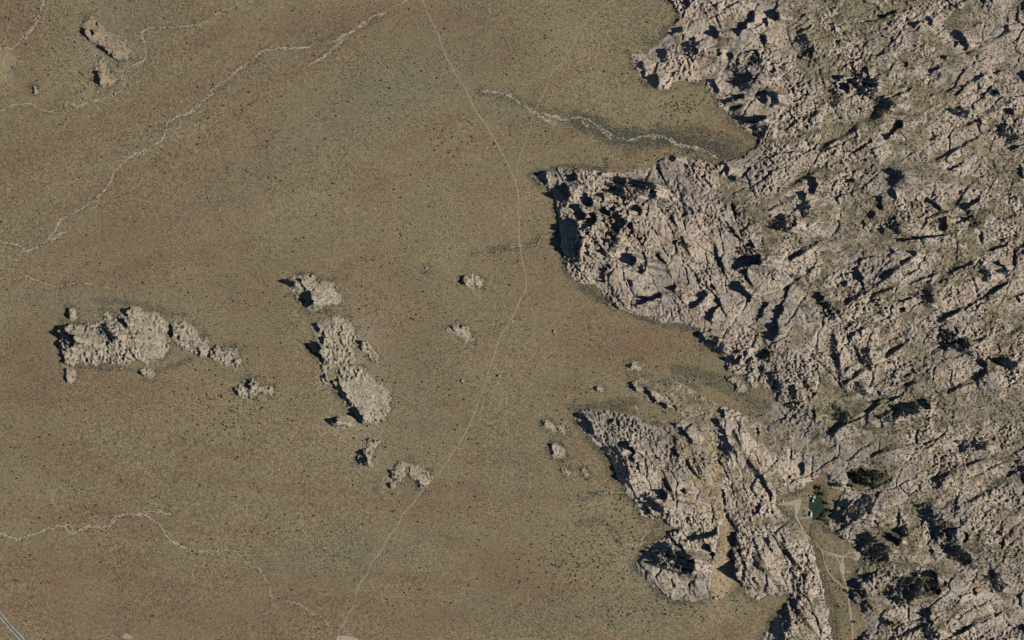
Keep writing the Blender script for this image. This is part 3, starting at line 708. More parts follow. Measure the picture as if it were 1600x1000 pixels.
# ------------------------------------------------------------------ ground sheet
C_TAN = np.array((0.232, 0.184, 0.107)); C_RED = np.array((0.206, 0.141, 0.089)); C_GRN = np.array((0.206, 0.179, 0.114))
C_YEL = np.array((0.250, 0.204, 0.121)); C_PALE = np.array((0.30, 0.25, 0.165)); C_VEG = np.array((0.078, 0.080, 0.064)); C_ORG = np.array((0.44, 0.33, 0.205))

TINTS = [  # x, y, rx, ry, rotation, colour, strength
 (330,140,150,38,-22,C_RED,.9),(500,40,130,32,-14,C_RED,.9),(30,40,55,60,-30,C_RED,.8),(100,225,170,35,-20,C_RED,.5),(260,340,190,60,-25,C_RED,.6),
 (590,500,75,70,20,C_RED,.7),(50,570,65,95,0,C_RED,.6),(985,530,110,32,0,C_RED,.8),(720,30,80,28,0,C_RED,.7),(300,960,330,45,2,C_RED,.8),
 (810,890,80,60,0,C_RED,.7),(640,790,90,25,0,C_RED,.6),(160,880,140,30,4,C_RED,.6),(870,165,60,18,0,C_RED,.5),(850,400,50,60,0,C_RED,.4),(230,620,120,35,0,C_RED,.45),(420,440,120,40,0,C_RED,.4),
 (610,140,200,65,-24,C_GRN,.95),(420,260,160,30,-28,C_GRN,.7),(190,60,110,55,-30,C_GRN,.9),(540,860,160,36,-4,C_GRN,.95),(800,165,70,30,10,C_GRN,.9),(880,960,180,22,0,C_GRN,.7),
 (1010,30,40,50,0,C_GRN,.8),(110,470,120,24,5,C_GRN,.8),(660,640,60,120,10,C_GRN,.6),(800,720,70,90,0,C_GRN,.55),(1000,945,120,20,0,C_GRN,.6),(400,100,150,14,-28,C_GRN,.8),(250,205,190,12,-33,C_GRN,.8),(100,340,110,10,-32,C_GRN,.7),
 (980,150,150,40,0,C_YEL,.9),(890,60,70,60,0,C_YEL,.8),(470,310,130,36,-20,C_YEL,.7),(780,330,120,40,-10,C_YEL,.6),(960,790,60,36,0,C_YEL,.8),(930,860,100,50,0,C_YEL,.9),(1150,940,90,24,0,C_YEL,.8),
 (720,390,120,28,0,C_YEL,.6),(350,620,80,45,0,C_YEL,.6),(110,120,60,40,0,C_YEL,.7),(1040,600,60,25,15,C_YEL,.5),
 (560,560,52,86,15,C_PALE,.85),(530,665,44,22,0,C_PALE,.85),(575,706,28,30,0,C_PALE,.8),(165,75,50,40,30,C_PALE,.4),(165,125,25,22,0,C_PALE,.5),(14,106,16,34,0,C_YEL,.9),(1152,602,28,16,30,C_PALE,.5),(1128,880,16,60,6,C_ORG,.95),(1122,780,12,45,6,C_ORG,.95),(1090,640,40,16,30,C_ORG,.5),
 (1260,800,50,35,0,C_PALE,.35),(1345,945,16,30,0,C_PALE,.5),(1310,860,50,30,0,C_GRN,.6),(1300,940,30,70,0,C_GRN,.6),(500,470,60,10,0,C_GRN,.5),(395,620,40,10,0,C_PALE,.35),
]
VEG = [  # brush bands: polyline, half width, strength
 ([(900,187),(930,196),(955,212),(1000,216),(1050,215),(1100,228),(1140,240)],17,1.0),([(985,235),(1030,205),(1090,205),(1150,225)],12,.6),([(752,143),(800,152),(850,178),(905,186)],9,.45),([(910,452),(950,470),(1000,494),(1060,506),(1090,516)],8,.85),
 ([(1060,580),(1110,590),(1150,610),(1200,640)],14,.6),([(890,640),(930,634),(990,628)],7,.6),([(730,398),(780,388),(825,385),(850,370),(872,366)],5,.6),([(872,330),(878,370),(882,420),(900,440)],5,.7),
 ([(840,268),(880,260),(930,262),(950,268)],4,.8),([(945,250),(950,272)],4,.8),([(1010,62),(1030,70),(1015,84)],7,.55),([(900,776),(940,771),(990,772)],4,.65),([(955,832),(968,846)],4,.6),([(1000,845),(1030,826)],5,.6),
 ([(1016,916),(1030,932),(1060,940),(1100,940)],5,.75),([(1130,938),(1160,920)],5,.5),([(910,680),(945,715),(960,755)],5,.45),([(900,645),(930,636),(990,644)],4,.7),([(1140,180),(1165,205),(1190,218)],8,.5),
 ([(95,500),(90,530),(96,570)],4,.5),([(120,572),(180,576),(240,582),(300,562)],4,.55),([(150,470),(200,472),(290,495)],5,.45),([(480,490),(520,488)],4,.5),([(480,540),(492,560)],6,.5),([(600,730),(640,718),(672,736)],3,.4),
 ([(1270,820),(1266,835),(1280,858),(1286,880)],6,.6),([(1295,925),(1304,950),(1307,1000)],9,.55),([(1285,760),(1290,800),(1280,815)],9,.55),([(900,820),(940,812),(960,830)],5,.4),([(150,66),(160,78)],6,.5),([(150,112),(154,130)],4,.5),
 ([(1240,925),(1205,975),(1192,1005)],6,.85),([(360,612),(400,626)],4,.4),([(400,90),(362,118),(302,172),(256,200)],6,.25),([(600,21),(555,46),(470,76)],7,.3),
 ([(1328,746),(1350,746),(1388,746)],16,.95),([(1278,762),(1284,775),(1292,800)],8,.9),([(1300,762),(1325,752)],6,.8),([(1243,818),(1270,862),(1284,895),(1294,960),(1303,1000)],5,.6),([(1300,835),(1345,848),(1356,870),(1340,900)],5,.6),
]

def ground_tint(x, y):
    shp = x.shape
    wx = x + 18 * fbm(x, y, 90, 701, 4); wy = y + 12 * fbm(x, y, 90, 733, 4)
    col = np.broadcast_to(C_TAN, shp + (3,)).copy()
    # long soil streaks following the old drainage
    a1 = R(-28)
    st = fbm((x * math.cos(a1) + y * math.sin(a1)) / 5.0, -x * math.sin(a1) + y * math.cos(a1), 26, 801, 4)
    st2 = fbm((x * 0.99 + y * 0.12) / 4.0, y - 0.10 * x + 0.00006 * (x - 500) ** 2, 24, 833, 4)
    k = sstep(420, 760, y + 0.15 * x)
    s = st * (1 - k) + st2 * k
    col += (C_RED - C_TAN) * np.clip(s * 1.45, 0, 1)[..., None]
    col += (C_GRN - C_TAN) * np.clip(-s * 0.85, 0, 1)[..., None]
    for (cx, cy, rx, ry, rot, c_, stg) in TINTS:
        a = R(rot)
        dx, dy = wx - cx, wy - cy
        uu = (dx * math.cos(a) + dy * math.sin(a)) / rx; vv = (-dx * math.sin(a) + dy * math.cos(a)) / ry
        m = stg * np.exp(-1.2 * (uu * uu + vv * vv)) 
        col += (c_ - col) * m[..., None]
    gl = sstep(-5, 5, poly_sdf(x, y, SAND_VALLEY) + 3 * fbm(x, y, 9, 47, 3, .7))
    col += (C_ORG * 0.95 - col) * (0.85 * gl)[..., None]
    bl = fbm(x, y, 70, 861, 4)
    col *= (1 + 0.10 * bl)[..., None]
    return col

def veg_amount(x, y):
    v_ = np.zeros(x.shape, np.float32)
    jit = 5 * fbm(x, y, 14, 871, 3)
    for pts, hw, stg in VEG:
        d = line_dist(x, y, pts) + jit
        v_ = np.maximum(v_, stg * (1 - sstep(hw * 0.3, hw * 1.4, d)))
    return v_

GS = 4.0
core_x = np.arange(-150, 1750.1, GS); core_y = np.arange(-150, 1150.1, GS)
outer = np.array([12, 30, 60, 120, 220, 380, 620, 1000, 1600, 2600, 4200, 6600])
qx = np.concatenate([core_x[0] - outer[::-1], core_x, core_x[-1] + outer]).astype(np.float32)
qy = np.concatenate([core_y[0] - outer[::-1], core_y, core_y[-1] + outer]).astype(np.float32)
QX, QY = np.meshgrid(qx, qy)
gt = ground_tint(QX, QY)
gv = veg_amount(QX, QY)
ii = np.clip(((QX + MX) / STEP).astype(int), 0, NX - 1); jj = np.clip(((QY + MX) / STEP).astype(int), 0, NY - 1)
foot_w = np.where(fid[jj, ii] >= ID_OUT, 0.6, 1.0)
foot = sstep(-12, -1, sdf[jj, ii]) * sstep(-0.35, 0.35, fbm(QX, QY, 26, 1701, 3)) * foot_w
gv = np.maximum(gv, 0.9 * foot)
apron = np.where(fid[jj, ii] >= ID_OUT, sstep(-16, -1, sdf[jj, ii]), 0) * sstep(-0.3, 0.4, fbm(QX, QY, 20, 1711, 3))
gt += (C_PALE - gt) * (0.45 * apron)[..., None]
gt += (C_VEG - gt) * (0.74 * gv)[..., None]
gzz = ground_z(QX, QY)
vv_ = np.stack([(QX - 800) * S, (500 - QY) * S, gzz], -1).reshape(-1, 3)
def grid_faces(ny, nx):
    idx = np.arange(ny * nx).reshape(ny, nx)
    return np.stack([idx[:-1, :-1], idx[1:, :-1], idx[1:, 1:], idx[:-1, 1:]], -1).reshape(-1, 4)
ground = mesh_np('ground', vv_, grid_faces(len(qy), len(qx)), mat_ground, gt.reshape(-1, 3), smooth=True)
tag(ground, 'broad desert plain of tan, reddish and grey green soil speckled with brush', None, None, 'structure')

# ------------------------------------------------------------------ rock hills, outcrops and their crags
C_PINK = np.array((0.455, 0.378, 0.300)); C_GREY = np.array((0.285, 0.255, 0.215)); C_BROWN = np.array((0.345, 0.265, 0.195))
C_SOIL = np.array((0.262, 0.220, 0.143)); C_BRUSH = np.array((0.140, 0.130, 0.085)); C_OUT = np.array((0.385, 0.330, 0.245))

def rock_tint(x, y, soil_, fid_, sd_map=None):
    t1 = fbm(x, y, 55, 921, 4)
    col = np.broadcast_to(C_PINK, x.shape + (3,)).copy()
    col += (C_GREY - col) * (sstep(-0.1, 0.45, t1) * 0.95)[..., None]
    t2 = fbm(x, y, 18, 941, 3)
    col += (C_BROWN - col) * (sstep(0.08, 0.5, t2) * 0.8)[..., None]
    isout = (fid_ >= ID_OUT)[..., None]
    col = np.where(isout, C_OUT * (1 + 0.12 * t2[..., None]), col)
    col = np.where(((fid_ >= ID_OUT) & (fid_ <= ID_OUT + 1))[..., None], np.array((0.33, 0.265, 0.175)), col)
    col = np.where((fid_ == ID_OUT + 2)[..., None], np.array((0.29, 0.235, 0.14)), col)
    og = np.exp(-((x - 1095) / 45) ** 2 - ((y - 790) / 110) ** 2)[..., None]
    s_col = C_SOIL * (1 - 0.8 * og) + C_ORG * 0.8 * og + (C_BRUSH - C_SOIL) * sstep(-0.1, 0.45, fbm(x, y, 9, 961, 3))[..., None]
    edge = np.where(fid_ >= ID_OUT, 1 - sstep(-1, 7, sd_map), 0) if sd_map is not None else 0 * soil_
    col += (s_col - col) * (np.maximum(sstep(0.2, 0.75, soil_) * 0.9, 0.6 * edge))[..., None]
    return col

TINT = rock_tint(X, Y, soil, fid, sdf)
inside = RR > -0.45
cell_in = inside[:-1, :-1] | inside[1:, :-1] | inside[1:, 1:] | inside[:-1, 1:]
cfid = fid[:-1, :-1]
ccrag = crag[:-1, :-1].copy()
POS = np.stack([(X - 800) * S, (500 - Y) * S, Z], -1)
VIDX = np.arange(NX * NY, dtype=np.int64).reshape(NY, NX)
CELL = np.stack([VIDX[:-1, :-1], VIDX[1:, :-1], VIDX[1:, 1:], VIDX[:-1, 1:]], -1)
posf = POS.reshape(-1, 3); tintf = TINT.reshape(-1, 3)

def cells_to_mesh(name, cells, parent, origin):
    used, inv = np.unique(cells.ravel(), return_inverse=True)
    return mesh_np(name, posf[used] - np.array(origin, np.float32), inv.reshape(cells.shape), mat_rock, tintf[used], parent)

flat_in = cell_in.ravel()
flat_f = cfid.ravel()[flat_in]
flat_c = ccrag.ravel()[flat_in]
flat_cells = CELL.reshape(-1, 4)[flat_in]
order = np.argsort(flat_f, kind='stable')
flat_f, flat_c, flat_cells = flat_f[order], flat_c[order], flat_cells[order]
n_all = ID_OUT + len(OUT)
bounds = np.searchsorted(flat_f, np.arange(n_all + 1))
EXTRA = {ID_M2: 'broad granite promontory with deep black cliffs, jutting west into the plain above the brown bay',
         ID_M3: 'southern promontory of pale and black broken granite west of the orange sand gully',
         ID_SLOPE: 'low tan slope of scattered rock between the slanting fin and the southern promontory',
         ID_M4: 'small dark crowned rock hill at the mouth of the orange sand gully'}
for k in range(n_all):
    a, b_ = bounds[k], bounds[k + 1]
    if b_ - a < 4:
        continue
    if k < NSEED: lab, cat, nm, grp = SEEDS[k][2], 'rock hill', 'rock_hill', 'rock hills of the granite massif'
    elif k < ID_OUT: lab, cat, nm, grp = EXTRA[k], 'rock hill', 'rock_hill', 'rock hills of the granite massif'
    else: lab, cat, nm, grp = OUT[k - ID_OUT][2], 'rock outcrop', 'rock_outcrop', 'rock outcrops standing on the plain'
    cells, cr = flat_cells[a:b_], flat_c[a:b_]
    pc = posf[cells[:, 0]]
    org = (float(pc[:, 0].mean()), float(pc[:, 1].mean()), 0.0)
    root = empty(nm, org, lab, cat, grp)
    ids, cnt = np.unique(cr, return_counts=True)
    body = cr == -1
    for i_, n_ in zip(ids, cnt):
        if i_ < 0: continue
        sel = cr == i_
        if n_ < 24:
            body |= sel
        else:
            cells_to_mesh('crag', cells[sel], root, org)
    if body.any():
        cells_to_mesh('bedrock', cells[body], root, org)

# coarser hills carrying the massif on beyond the mapped sheet
HS = 6.0
hx = np.arange(1100, 2400.1, HS, dtype=np.float32); hy = np.arange(-500, 1500.1, HS, dtype=np.float32)
HX, HY = np.meshgrid(hx, hy)
wxh = HX + 9 * fbm(HX, HY, 34, 501, 4, 0.6); wyh = HY + 9 * fbm(HX, HY, 34, 533, 4, 0.6)
uh = wxh * math.cos(R(-28)) + wyh * math.sin(R(-28)); vh = -wxh * math.sin(R(-28)) + wyh * math.cos(R(-28))
f1, f2, ida, tl = worley(uh / 70, vh / 30, 950)
hr = (ida - 0.4) * 12 + 16 * tl
f1, f2, idb, tl = worley(uh / 24, vh / 14, 951)
hr = hr + (idb - 0.5) * 10 + 10 * tl + fbm(HX, HY, 13, 655, 2, 0.8) * 5
edge_h = np.minimum(HX - 1140, np.minimum(2380 - HX, np.minimum(HY + 480, 1480 - HY))) + 40 * fbm(HX, HY, 120, 977, 3)
hk = sstep(0, 60, edge_h)
HZ = ground_z(HX, HY) - 4 + hk * (15 + hr)
outside = (HX > 1600 + MX) | (HY < -MX) | (HY > 1000 + MX)
oc = outside[:-1, :-1] & outside[1:, 1:] & outside[:-1, 1:] & outside[1:, :-1]
hf = grid_faces(len(hy), len(hx))[oc.ravel()]
hv = np.stack([(HX - 800) * S, (500 - HY) * S, HZ], -1).reshape(-1, 3)
used, inv = np.unique(hf.ravel(), return_inverse=True)
ht = rock_tint(HX, HY, 0.25 + 0.5 * sstep(-0.1, 0.4, fbm(HX, HY, 40, 223, 4)), np.zeros(HX.shape, int)).reshape(-1, 3)
hills = mesh_np('hills', hv[used], inv.reshape(hf.shape), mat_rock, ht[used])
tag(hills, 'granite hills continuing beyond the picture', None, None, 'structure')

# ------------------------------------------------------------------ ribbons: washes, trails, tracks, creeks, the paved road
def smooth_line(pts, step=2.0, wob=0.0, seed=0):
    P = np.array(pts, float)
    # Catmull-Rom through the surveyed points
    Q = np.vstack([2 * P[0] - P[1], P, 2 * P[-1] - P[-2]])
    out = []
    for i in range(1, len(Q) - 2):
        n = max(2, int(np.hypot(*(Q[i + 1] - Q[i])) / step))
        t = np.linspace(0, 1, n, endpoint=False)[:, None]
        out.append(0.5 * (2 * Q[i] + (Q[i + 1] - Q[i - 1]) * t + (2 * Q[i - 1] - 5 * Q[i] + 4 * Q[i + 1] - Q[i + 2]) * t ** 2
                          + (3 * Q[i] - Q[i - 1] - 3 * Q[i + 1] + Q[i + 2]) * t ** 3))
    out = np.vstack(out + [P[-1:]])
    if wob:
        s_ = np.arange(len(out)) * step
        out = out + wob * np.stack([fbm(s_, s_ * 0, 12, 71 + seed, 3), fbm(s_, s_ * 0 + 50, 12, 83 + seed, 3)], -1)
    return out

def ribbon_mesh(lines, lift, ragged=0.0):
    V, F = [], []
    for line, hw in lines:
        t = np.gradient(line, axis=0)
        t /= np.linalg.norm(t, axis=1)[:, None] + 1e-9
        nrm = np.stack([-t[:, 1], t[:, 0]], -1)
        hw = np.broadcast_to(hw, (len(line),)).copy()
        base = sum(len(v_) for v_ in V)
        rows = []
        for f in (-1.0, 0.0, 1.0):
            s_ = np.arange(len(line)) * 1.6
            rag = 1.0 if f == 0 or not ragged else np.clip(1 + ragged * 1.6 * fbm(s_ + line[0, 0], s_ * 0 + 40 * f + line[0, 1], 7, 1501, 3, 0.8), 0.1, 3)
            p_ = line + nrm * (hw * f * rag)[:, None]
            z = ground_z(p_[:, 0], p_[:, 1]) + lift
            rows.append(np.stack([(p_[:, 0] - 800) * S, (500 - p_[:, 1]) * S, z], -1))
        V.append(np.stack(rows, 1).reshape(-1, 3))
        n = len(line)
        i = np.arange(n - 1) * 3 + base
        F.append(np.stack([i, i + 1, i + 4, i + 3], -1)); F.append(np.stack([i + 1, i + 2, i + 5, i + 4], -1))
    F = np.vstack(F)
    V = np.vstack(V)
    # keep faces looking up
    a, b2, c2 = V[F[:, 0]], V[F[:, 1]], V[F[:, 2]]
    nz = (b2[:, 0] - a[:, 0]) * (c2[:, 1] - a[:, 1]) - (b2[:, 1] - a[:, 1]) * (c2[:, 0] - a[:, 0])
    F[nz < 0] = F[nz < 0][:, ::-1]
    return V, F

sd = 0
for hw, lab, strands in WASHES:
    L = []
    for si_, pts in enumerate(strands):
        sd += 5
        line = smooth_line(pts, 1.6, 2.2, sd)
        s_ = np.arange(len(line)) * 1.6
        var = 0.25 + 1.25 * vnoise(s_, s_ * 0, 14, 91 + sd) * (0.6 + 0.8 * vnoise(s_, s_ * 0, 4, 93 + sd))
        L.append((line, 0.9 * hw * var * (1.0 if si_ == 0 else 0.75)))
        # braids that leave and rejoin the channel
        off = 2.6 * fbm(s_, s_ * 0, 22, 95 + sd, 2)
        t = np.gradient(line, axis=0); t /= np.linalg.norm(t, axis=1)[:, None] + 1e-9
        br = line + np.stack([-t[:, 1], t[:, 0]], -1) * (np.sign(off) * (np.abs(off) + 1.0))[:, None]
        keep = vnoise(s_, s_ * 0, 25, 97 + sd) > 0.5
        L.append((br, np.where(keep, hw * 0.45 * var, 0.02)))
        off = -4.0 * fbm(s_, s_ * 0 + 7, 16, 195 + sd, 2)
        br = line + np.stack([-t[:, 1], t[:, 0]], -1) * (np.sign(off) * (np.abs(off) + 1.2))[:, None]
        keep = vnoise(s_, s_ * 0, 12, 197 + sd) > 0.55
        L.append((br, np.where(keep, hw * 0.3 * var, 0.02)))
    V, F = ribbon_mesh(L, 0.06, 1.0)
    o = mesh_np('dry_wash', V, F, mat_wash)
    tag(o, lab, None, 'dry washes', 'structure')

for nm, hw, lab, pts in TRAILS:
    sd += 5
    line = smooth_line(pts, 1.6, 0.7, sd)
    s_ = np.arange(len(line)) * 1.6
    V, F = ribbon_mesh([(line, 0.85 * hw * (0.65 + 0.7 * vnoise(s_, s_ * 0, 7, 191 + sd)))], 0.10 + 0.004 * (sd // 5 % 7))
    o = mesh_np(nm, V, F, mat_lot if nm == 'dirt_road' else mat_trail)
    tag(o, lab, None, 'dirt trails and tracks', 'structure')
for nm, hw, lab, pts in CREEKS:
    sd += 5
    line = smooth_line(pts, 1.2, 1.0, sd)
    s_ = np.arange(len(line)) * 1.2
    V, F = ribbon_mesh([(line, hw * (0.5 + 1.0 * vnoise(s_, s_ * 0, 6, 191 + sd)))], 0.15)
    o = mesh_np(nm, V, F, mat_creek)
    tag(o, lab, None, 'creek beds', 'structure')

def sheet(name, pts, mat, lift, label):
    P = smooth_line(list(pts) + [pts[0]], 1.0, 2.2 if name == 'lawn' else 1.0, len(pts))[:-1]
    c0 = P.mean(0)
    V = np.vstack([P, c0[None]])
    z = ground_z(V[:, 0], V[:, 1]) + lift
    V3 = np.stack([(V[:, 0] - 800) * S, (500 - V[:, 1]) * S, z], -1)
    n = len(P)
    i = np.arange(n)
    F = np.stack([i, (i + 1) % n, np.full(n, n)], -1)
    a, b2, c2 = V3[F[:, 0]], V3[F[:, 1]], V3[F[:, 2]]
    nz = (b2[:, 0] - a[:, 0]) * (c2[:, 1] - a[:, 1]) - (b2[:, 1] - a[:, 1]) * (c2[:, 0] - a[:, 0])
    F[nz < 0] = F[nz < 0][:, ::-1]
    o = mesh_np(name, V3, F, mat)
    return tag(o, label, None, None, 'structure')

for i_, (nm, lab, pts) in enumerate(LOTS):
    sheet(nm, pts, mat_lot, 0.17 + 0.004 * i_, lab)
sheet('lawn', [(1264,788),(1266,776),(1274,774),(1282,779),(1288,785),(1287,800),(1283,806),(1276,812),(1270,812),(1269,800),(1264,797)], mat_lawn, 0.20,
      'dark green irrigated lawn between the ranch buildings and the creek')

road_l = smooth_line([(-60,895),(-30,922),(0,960),(12,974.5),(36,1001),(60,1030),(90,1070)], 2.0)
V, F = ribbon_mesh([(road_l, 1.7)], 0.16)
tag(mesh_np('road', V, F, mat_asphalt), 'grey paved road cutting the bottom left corner', None, None, 'structure')
t = np.gradient(road_l, axis=0); t /= np.linalg.norm(t, axis=1)[:, None]
nr = np.stack([-t[:, 1], t[:, 0]], -1)
for sgn, lab in ((1, 'pale gravel shoulder on the lower left side of the paved road'), (-1, 'pale gravel shoulder on the upper right side of the paved road')):
    s_ = np.arange(len(road_l)) * 2.0
    V, F = ribbon_mesh([(road_l + nr * sgn * 2.5, 0.8 * (0.8 + 0.5 * vnoise(s_, s_ * 0, 5, 77)))], 0.12)
    tag(mesh_np('road_shoulder', V, F, mat_shoulder), lab, None, 'road shoulders', 'structure')

# ------------------------------------------------------------------ brush: small shrubs nobody could count, one mesh each kind
def shrub_template(seed, n=5):
    rg = np.random.default_rng(seed)
    a = np.arange(n) / n * 2 * math.pi
    r0 = 0.8 + 0.45 * rg.random(n); r1 = 0.45 + 0.35 * rg.random(n)
    v0 = np.stack([np.cos(a) * r0, np.sin(a) * r0, np.full(n, 0.0)], -1)
    v1 = np.stack([np.cos(a + 0.6) * r1, np.sin(a + 0.6) * r1, 0.65 + 0.3 * rg.random(n)], -1)
    top = np.array([[0.1 * rg.standard_normal(), 0.1 * rg.standard_normal(), 1.05]])
    V = np.vstack([v0, v1, top])
    F = []
    for i in range(n):
        j = (i + 1) % n
        F += [(i, j, n + i), (j, n + j, n + i), (n + i, n + j, 2 * n)]
    return V.astype(np.float32), np.array(F)

def tuft_template(seed):
    rg = np.random.default_rng(seed)
    a = np.arange(4) / 4 * 2 * math.pi
    r0 = 0.8 + 0.45 * rg.random(4)
    V = np.vstack([np.stack([np.cos(a) * r0, np.sin(a) * r0, np.zeros(4)], -1), [[0.1, 0.0, 1.1]]])
    return V.astype(np.float32), np.array([(0, 1, 4), (1, 2, 4), (2, 3, 4), (3, 0, 4)])

def scatter_mesh(name, x, y, r, h, mat, label, lift=-0.1, template=shrub_template):
    z = height_at(x, y) + lift
    Vs, Fs, base = [], [], 0
    for q in range(4):
        sel = np.arange(len(x)) % 4 == q
        V, F = template(50 + q)
        n = sel.sum()
        a = RNG.random(n) * 6.283
        ca, sa = np.cos(a)[:, None], np.sin(a)[:, None]
        rr, hh = r[sel][:, None], h[sel][:, None]
        vx = (V[:, 0] * ca - V[:, 1] * sa) * rr * 1.15 + ((x[sel] - 800) * S)[:, None]
        vy = (V[:, 0] * sa + V[:, 1] * ca) * rr + ((500 - y[sel]) * S)[:, None]
        vz = V[:, 2] * hh + z[sel][:, None]
        Vs.append(np.stack([vx, vy, vz], -1).reshape(-1, 3))
        Fs.append((F[None] + (np.arange(n) * len(V))[:, None, None] + base).reshape(-1, 3))
        base += n * len(V)
    o = mesh_np(name, np.vstack(Vs), np.vstack(Fs), mat)
    return tag(o, label, None, None, 'stuff')

def inside_rock(x, y):
    i = np.clip(((x + MX) / STEP).astype(int), 0, NX - 1); j = np.clip(((y + MX) / STEP).astype(int), 0, NY - 1)
    return RR[j, i] > 0, soil[j, i], dent[j, i], sdf[j, i]

DOTS = [(350,630,60,65,1.0),(925,880,95,60,1.0),(1070,165,50,28,.9),(715,220,60,36,.6),(1000,950,150,30,.6),(660,560,90,90,.35),(860,620,70,80,.35),(1310,940,50,70,.7),(80,90,60,60,.5),(470,300,120,60,.3),
        (980,780,40,40,.7),(1150,950,60,25,.6),(1260,790,40,30,.8)]
def dot_density(x, y):
    d = 0.10 + 0.30 * sstep(-0.1, 0.6, fbm(x, y, 120, 1201, 3))
    for cx, cy, rx, ry, s_ in DOTS:
        d = np.maximum(d, s_ * np.exp(-0.9 * (((x - cx) / rx) ** 2 + ((y - cy) / ry) ** 2)))
    return d

lineset = [pts for _, _, _, pts in TRAILS] + [[(p_[0], p_[1]) for p_ in road_l[::6]]]
def clear_of_lines(x, y, gap=2.0):
    ok = np.ones(x.shape, bool)
    for pts in lineset:
        ok &= line_dist(x, y, pts) > gap
    return ok

def green_amount(x, y):
    g = np.zeros(x.shape, np.float32)
    for (cx, cy, rx, ry, rot, c_, stg) in TINTS:
        if c_ is not C_GRN: continue
        a = R(rot); dx, dy = x - cx, y - cy
        uu = (dx * math.cos(a) + dy * math.sin(a)) / rx; vv = (-dx * math.sin(a) + dy * math.cos(a)) / ry
        g = np.maximum(g, stg * np.exp(-1.2 * (uu * uu + vv * vv)))
    return g
def beside_wash(x, y):
    g = np.zeros(x.shape, np.float32)
    for hw, lab, strands in WASHES:
        for pts in strands:
            d = line_dist(x, y, pts)
            g = np.maximum(g, 1 - sstep(2.0, 7.0, d))
    return g

# low sagebrush over the plain
n = 150000
x = RNG.uniform(-120, 1350, n).astype(np.float32); y = RNG.uniform(-120, 1120, n).astype(np.float32)
rk, so, de, sd_ = inside_rock(x, y)
den = 0.30 + 0.35 * fbm(x, y, 60, 1301, 3) + 0.5 * veg_amount(x, y) + 0.45 * green_amount(x, y) + 0.4 * beside_wash(x, y)
den = den * (0.35 + 1.3 * vnoise(x, y, 17, 1801))
ok = ~rk & (sd_ < 0) & (RNG.random(n) < den) & clear_of_lines(x, y, 1.8)
x, y = x[ok], y[ok]
r = 0.65 + 1.0 * RNG.random(len(x)) ** 1.6
scatter_mesh('sagebrush', x, y, r, r * 0.8, mat_shrub, 'low sagebrush dotted over the whole plain', -0.05, tuft_template)
# denser grey green brush along washes and rock feet
n = 230000
x = RNG.uniform(-100, 1350, n).astype(np.float32); y = RNG.uniform(-100, 1100, n).astype(np.float32)
rk, so, de, sd_ = inside_rock(x, y)
va = np.maximum(veg_amount(x, y), 0.3 * beside_wash(x, y))
va = np.maximum(va, 0.85 * sstep(-12, -1, sd_) * sstep(-0.35, 0.35, fbm(x, y, 26, 1701, 3)))
ok = ~rk & (RNG.random(n) < va * 1.1) & (va > 0.12) & clear_of_lines(x, y, 1.5)
x, y = x[ok], y[ok]
r = RNG.uniform(0.8, 2.0, len(x))
scatter_mesh('undergrowth', x, y, r, r * 0.9, mat_brush, 'dense grey green brush lining the washes and the feet of the rocks', -0.1, tuft_template)
# dark round shrubs
n = 30000
x = RNG.uniform(-120, 1350, n).astype(np.float32); y = RNG.uniform(-120, 1120, n).astype(np.float32)
rk, so, de, sd_ = inside_rock(x, y)
ok = ~rk & (sd_ < 0) & (RNG.random(n) < 0.55 * dot_density(x, y)) & clear_of_lines(x, y)
x, y = x[ok], y[ok]
r = 0.9 + 1.6 * RNG.random(len(x)) ** 1.7
scatter_mesh('shrubbery', x, y, r, r * 1.0, mat_shrub, 'dark round shrubs scattered over the plain')
# shrubs rooted in the rock pockets
n = 210000
x = RNG.uniform(60, 1690, n).astype(np.float32); y = RNG.uniform(-90, 1090, n).astype(np.float32)
rk, so, de, sd_ = inside_rock(x, y)
ok = rk & (RNG.random(n) < (0.22 + 0.30 * sstep(1150, 1300, x) + 0.55 * so)) & (de < 0.5)
x, y = x[ok], y[ok]
r = 0.9 + 1.7 * RNG.random(len(x)) ** 2
scatter_mesh('vegetation', x, y, r, r * 0.8, mat_shrub, 'dark shrubs growing in cracks and soil pockets of the rock hills', -0.3, tuft_template)
# loose blocks fallen around the rocks
n = 90000
x = RNG.uniform(-20, 1690, n).astype(np.float32); y = RNG.uniform(-90, 1090, n).astype(np.float32)
rk, so, de, sd_ = inside_rock(x, y)
ok = (sd_ > -9) & (RNG.random(n) < np.where(rk, np.where(sd_ < 6, 0.5, 0.22) * (1 - 0.8 * so) * (1 - de), 0.28 * sstep(-9, 0, sd_)))
x, y = x[ok], y[ok]
r = 0.7 + 1.9 * RNG.random(len(x)) ** 2
mat_block = simple_mat('granite_block', (0.23, 0.19, 0.15), (0.46, 0.39, 0.32), 0.15)
scatter_mesh('rubble', x, y, r, r * 1.1, mat_block, 'loose granite blocks strewn over and around the rock hills', -0.4)

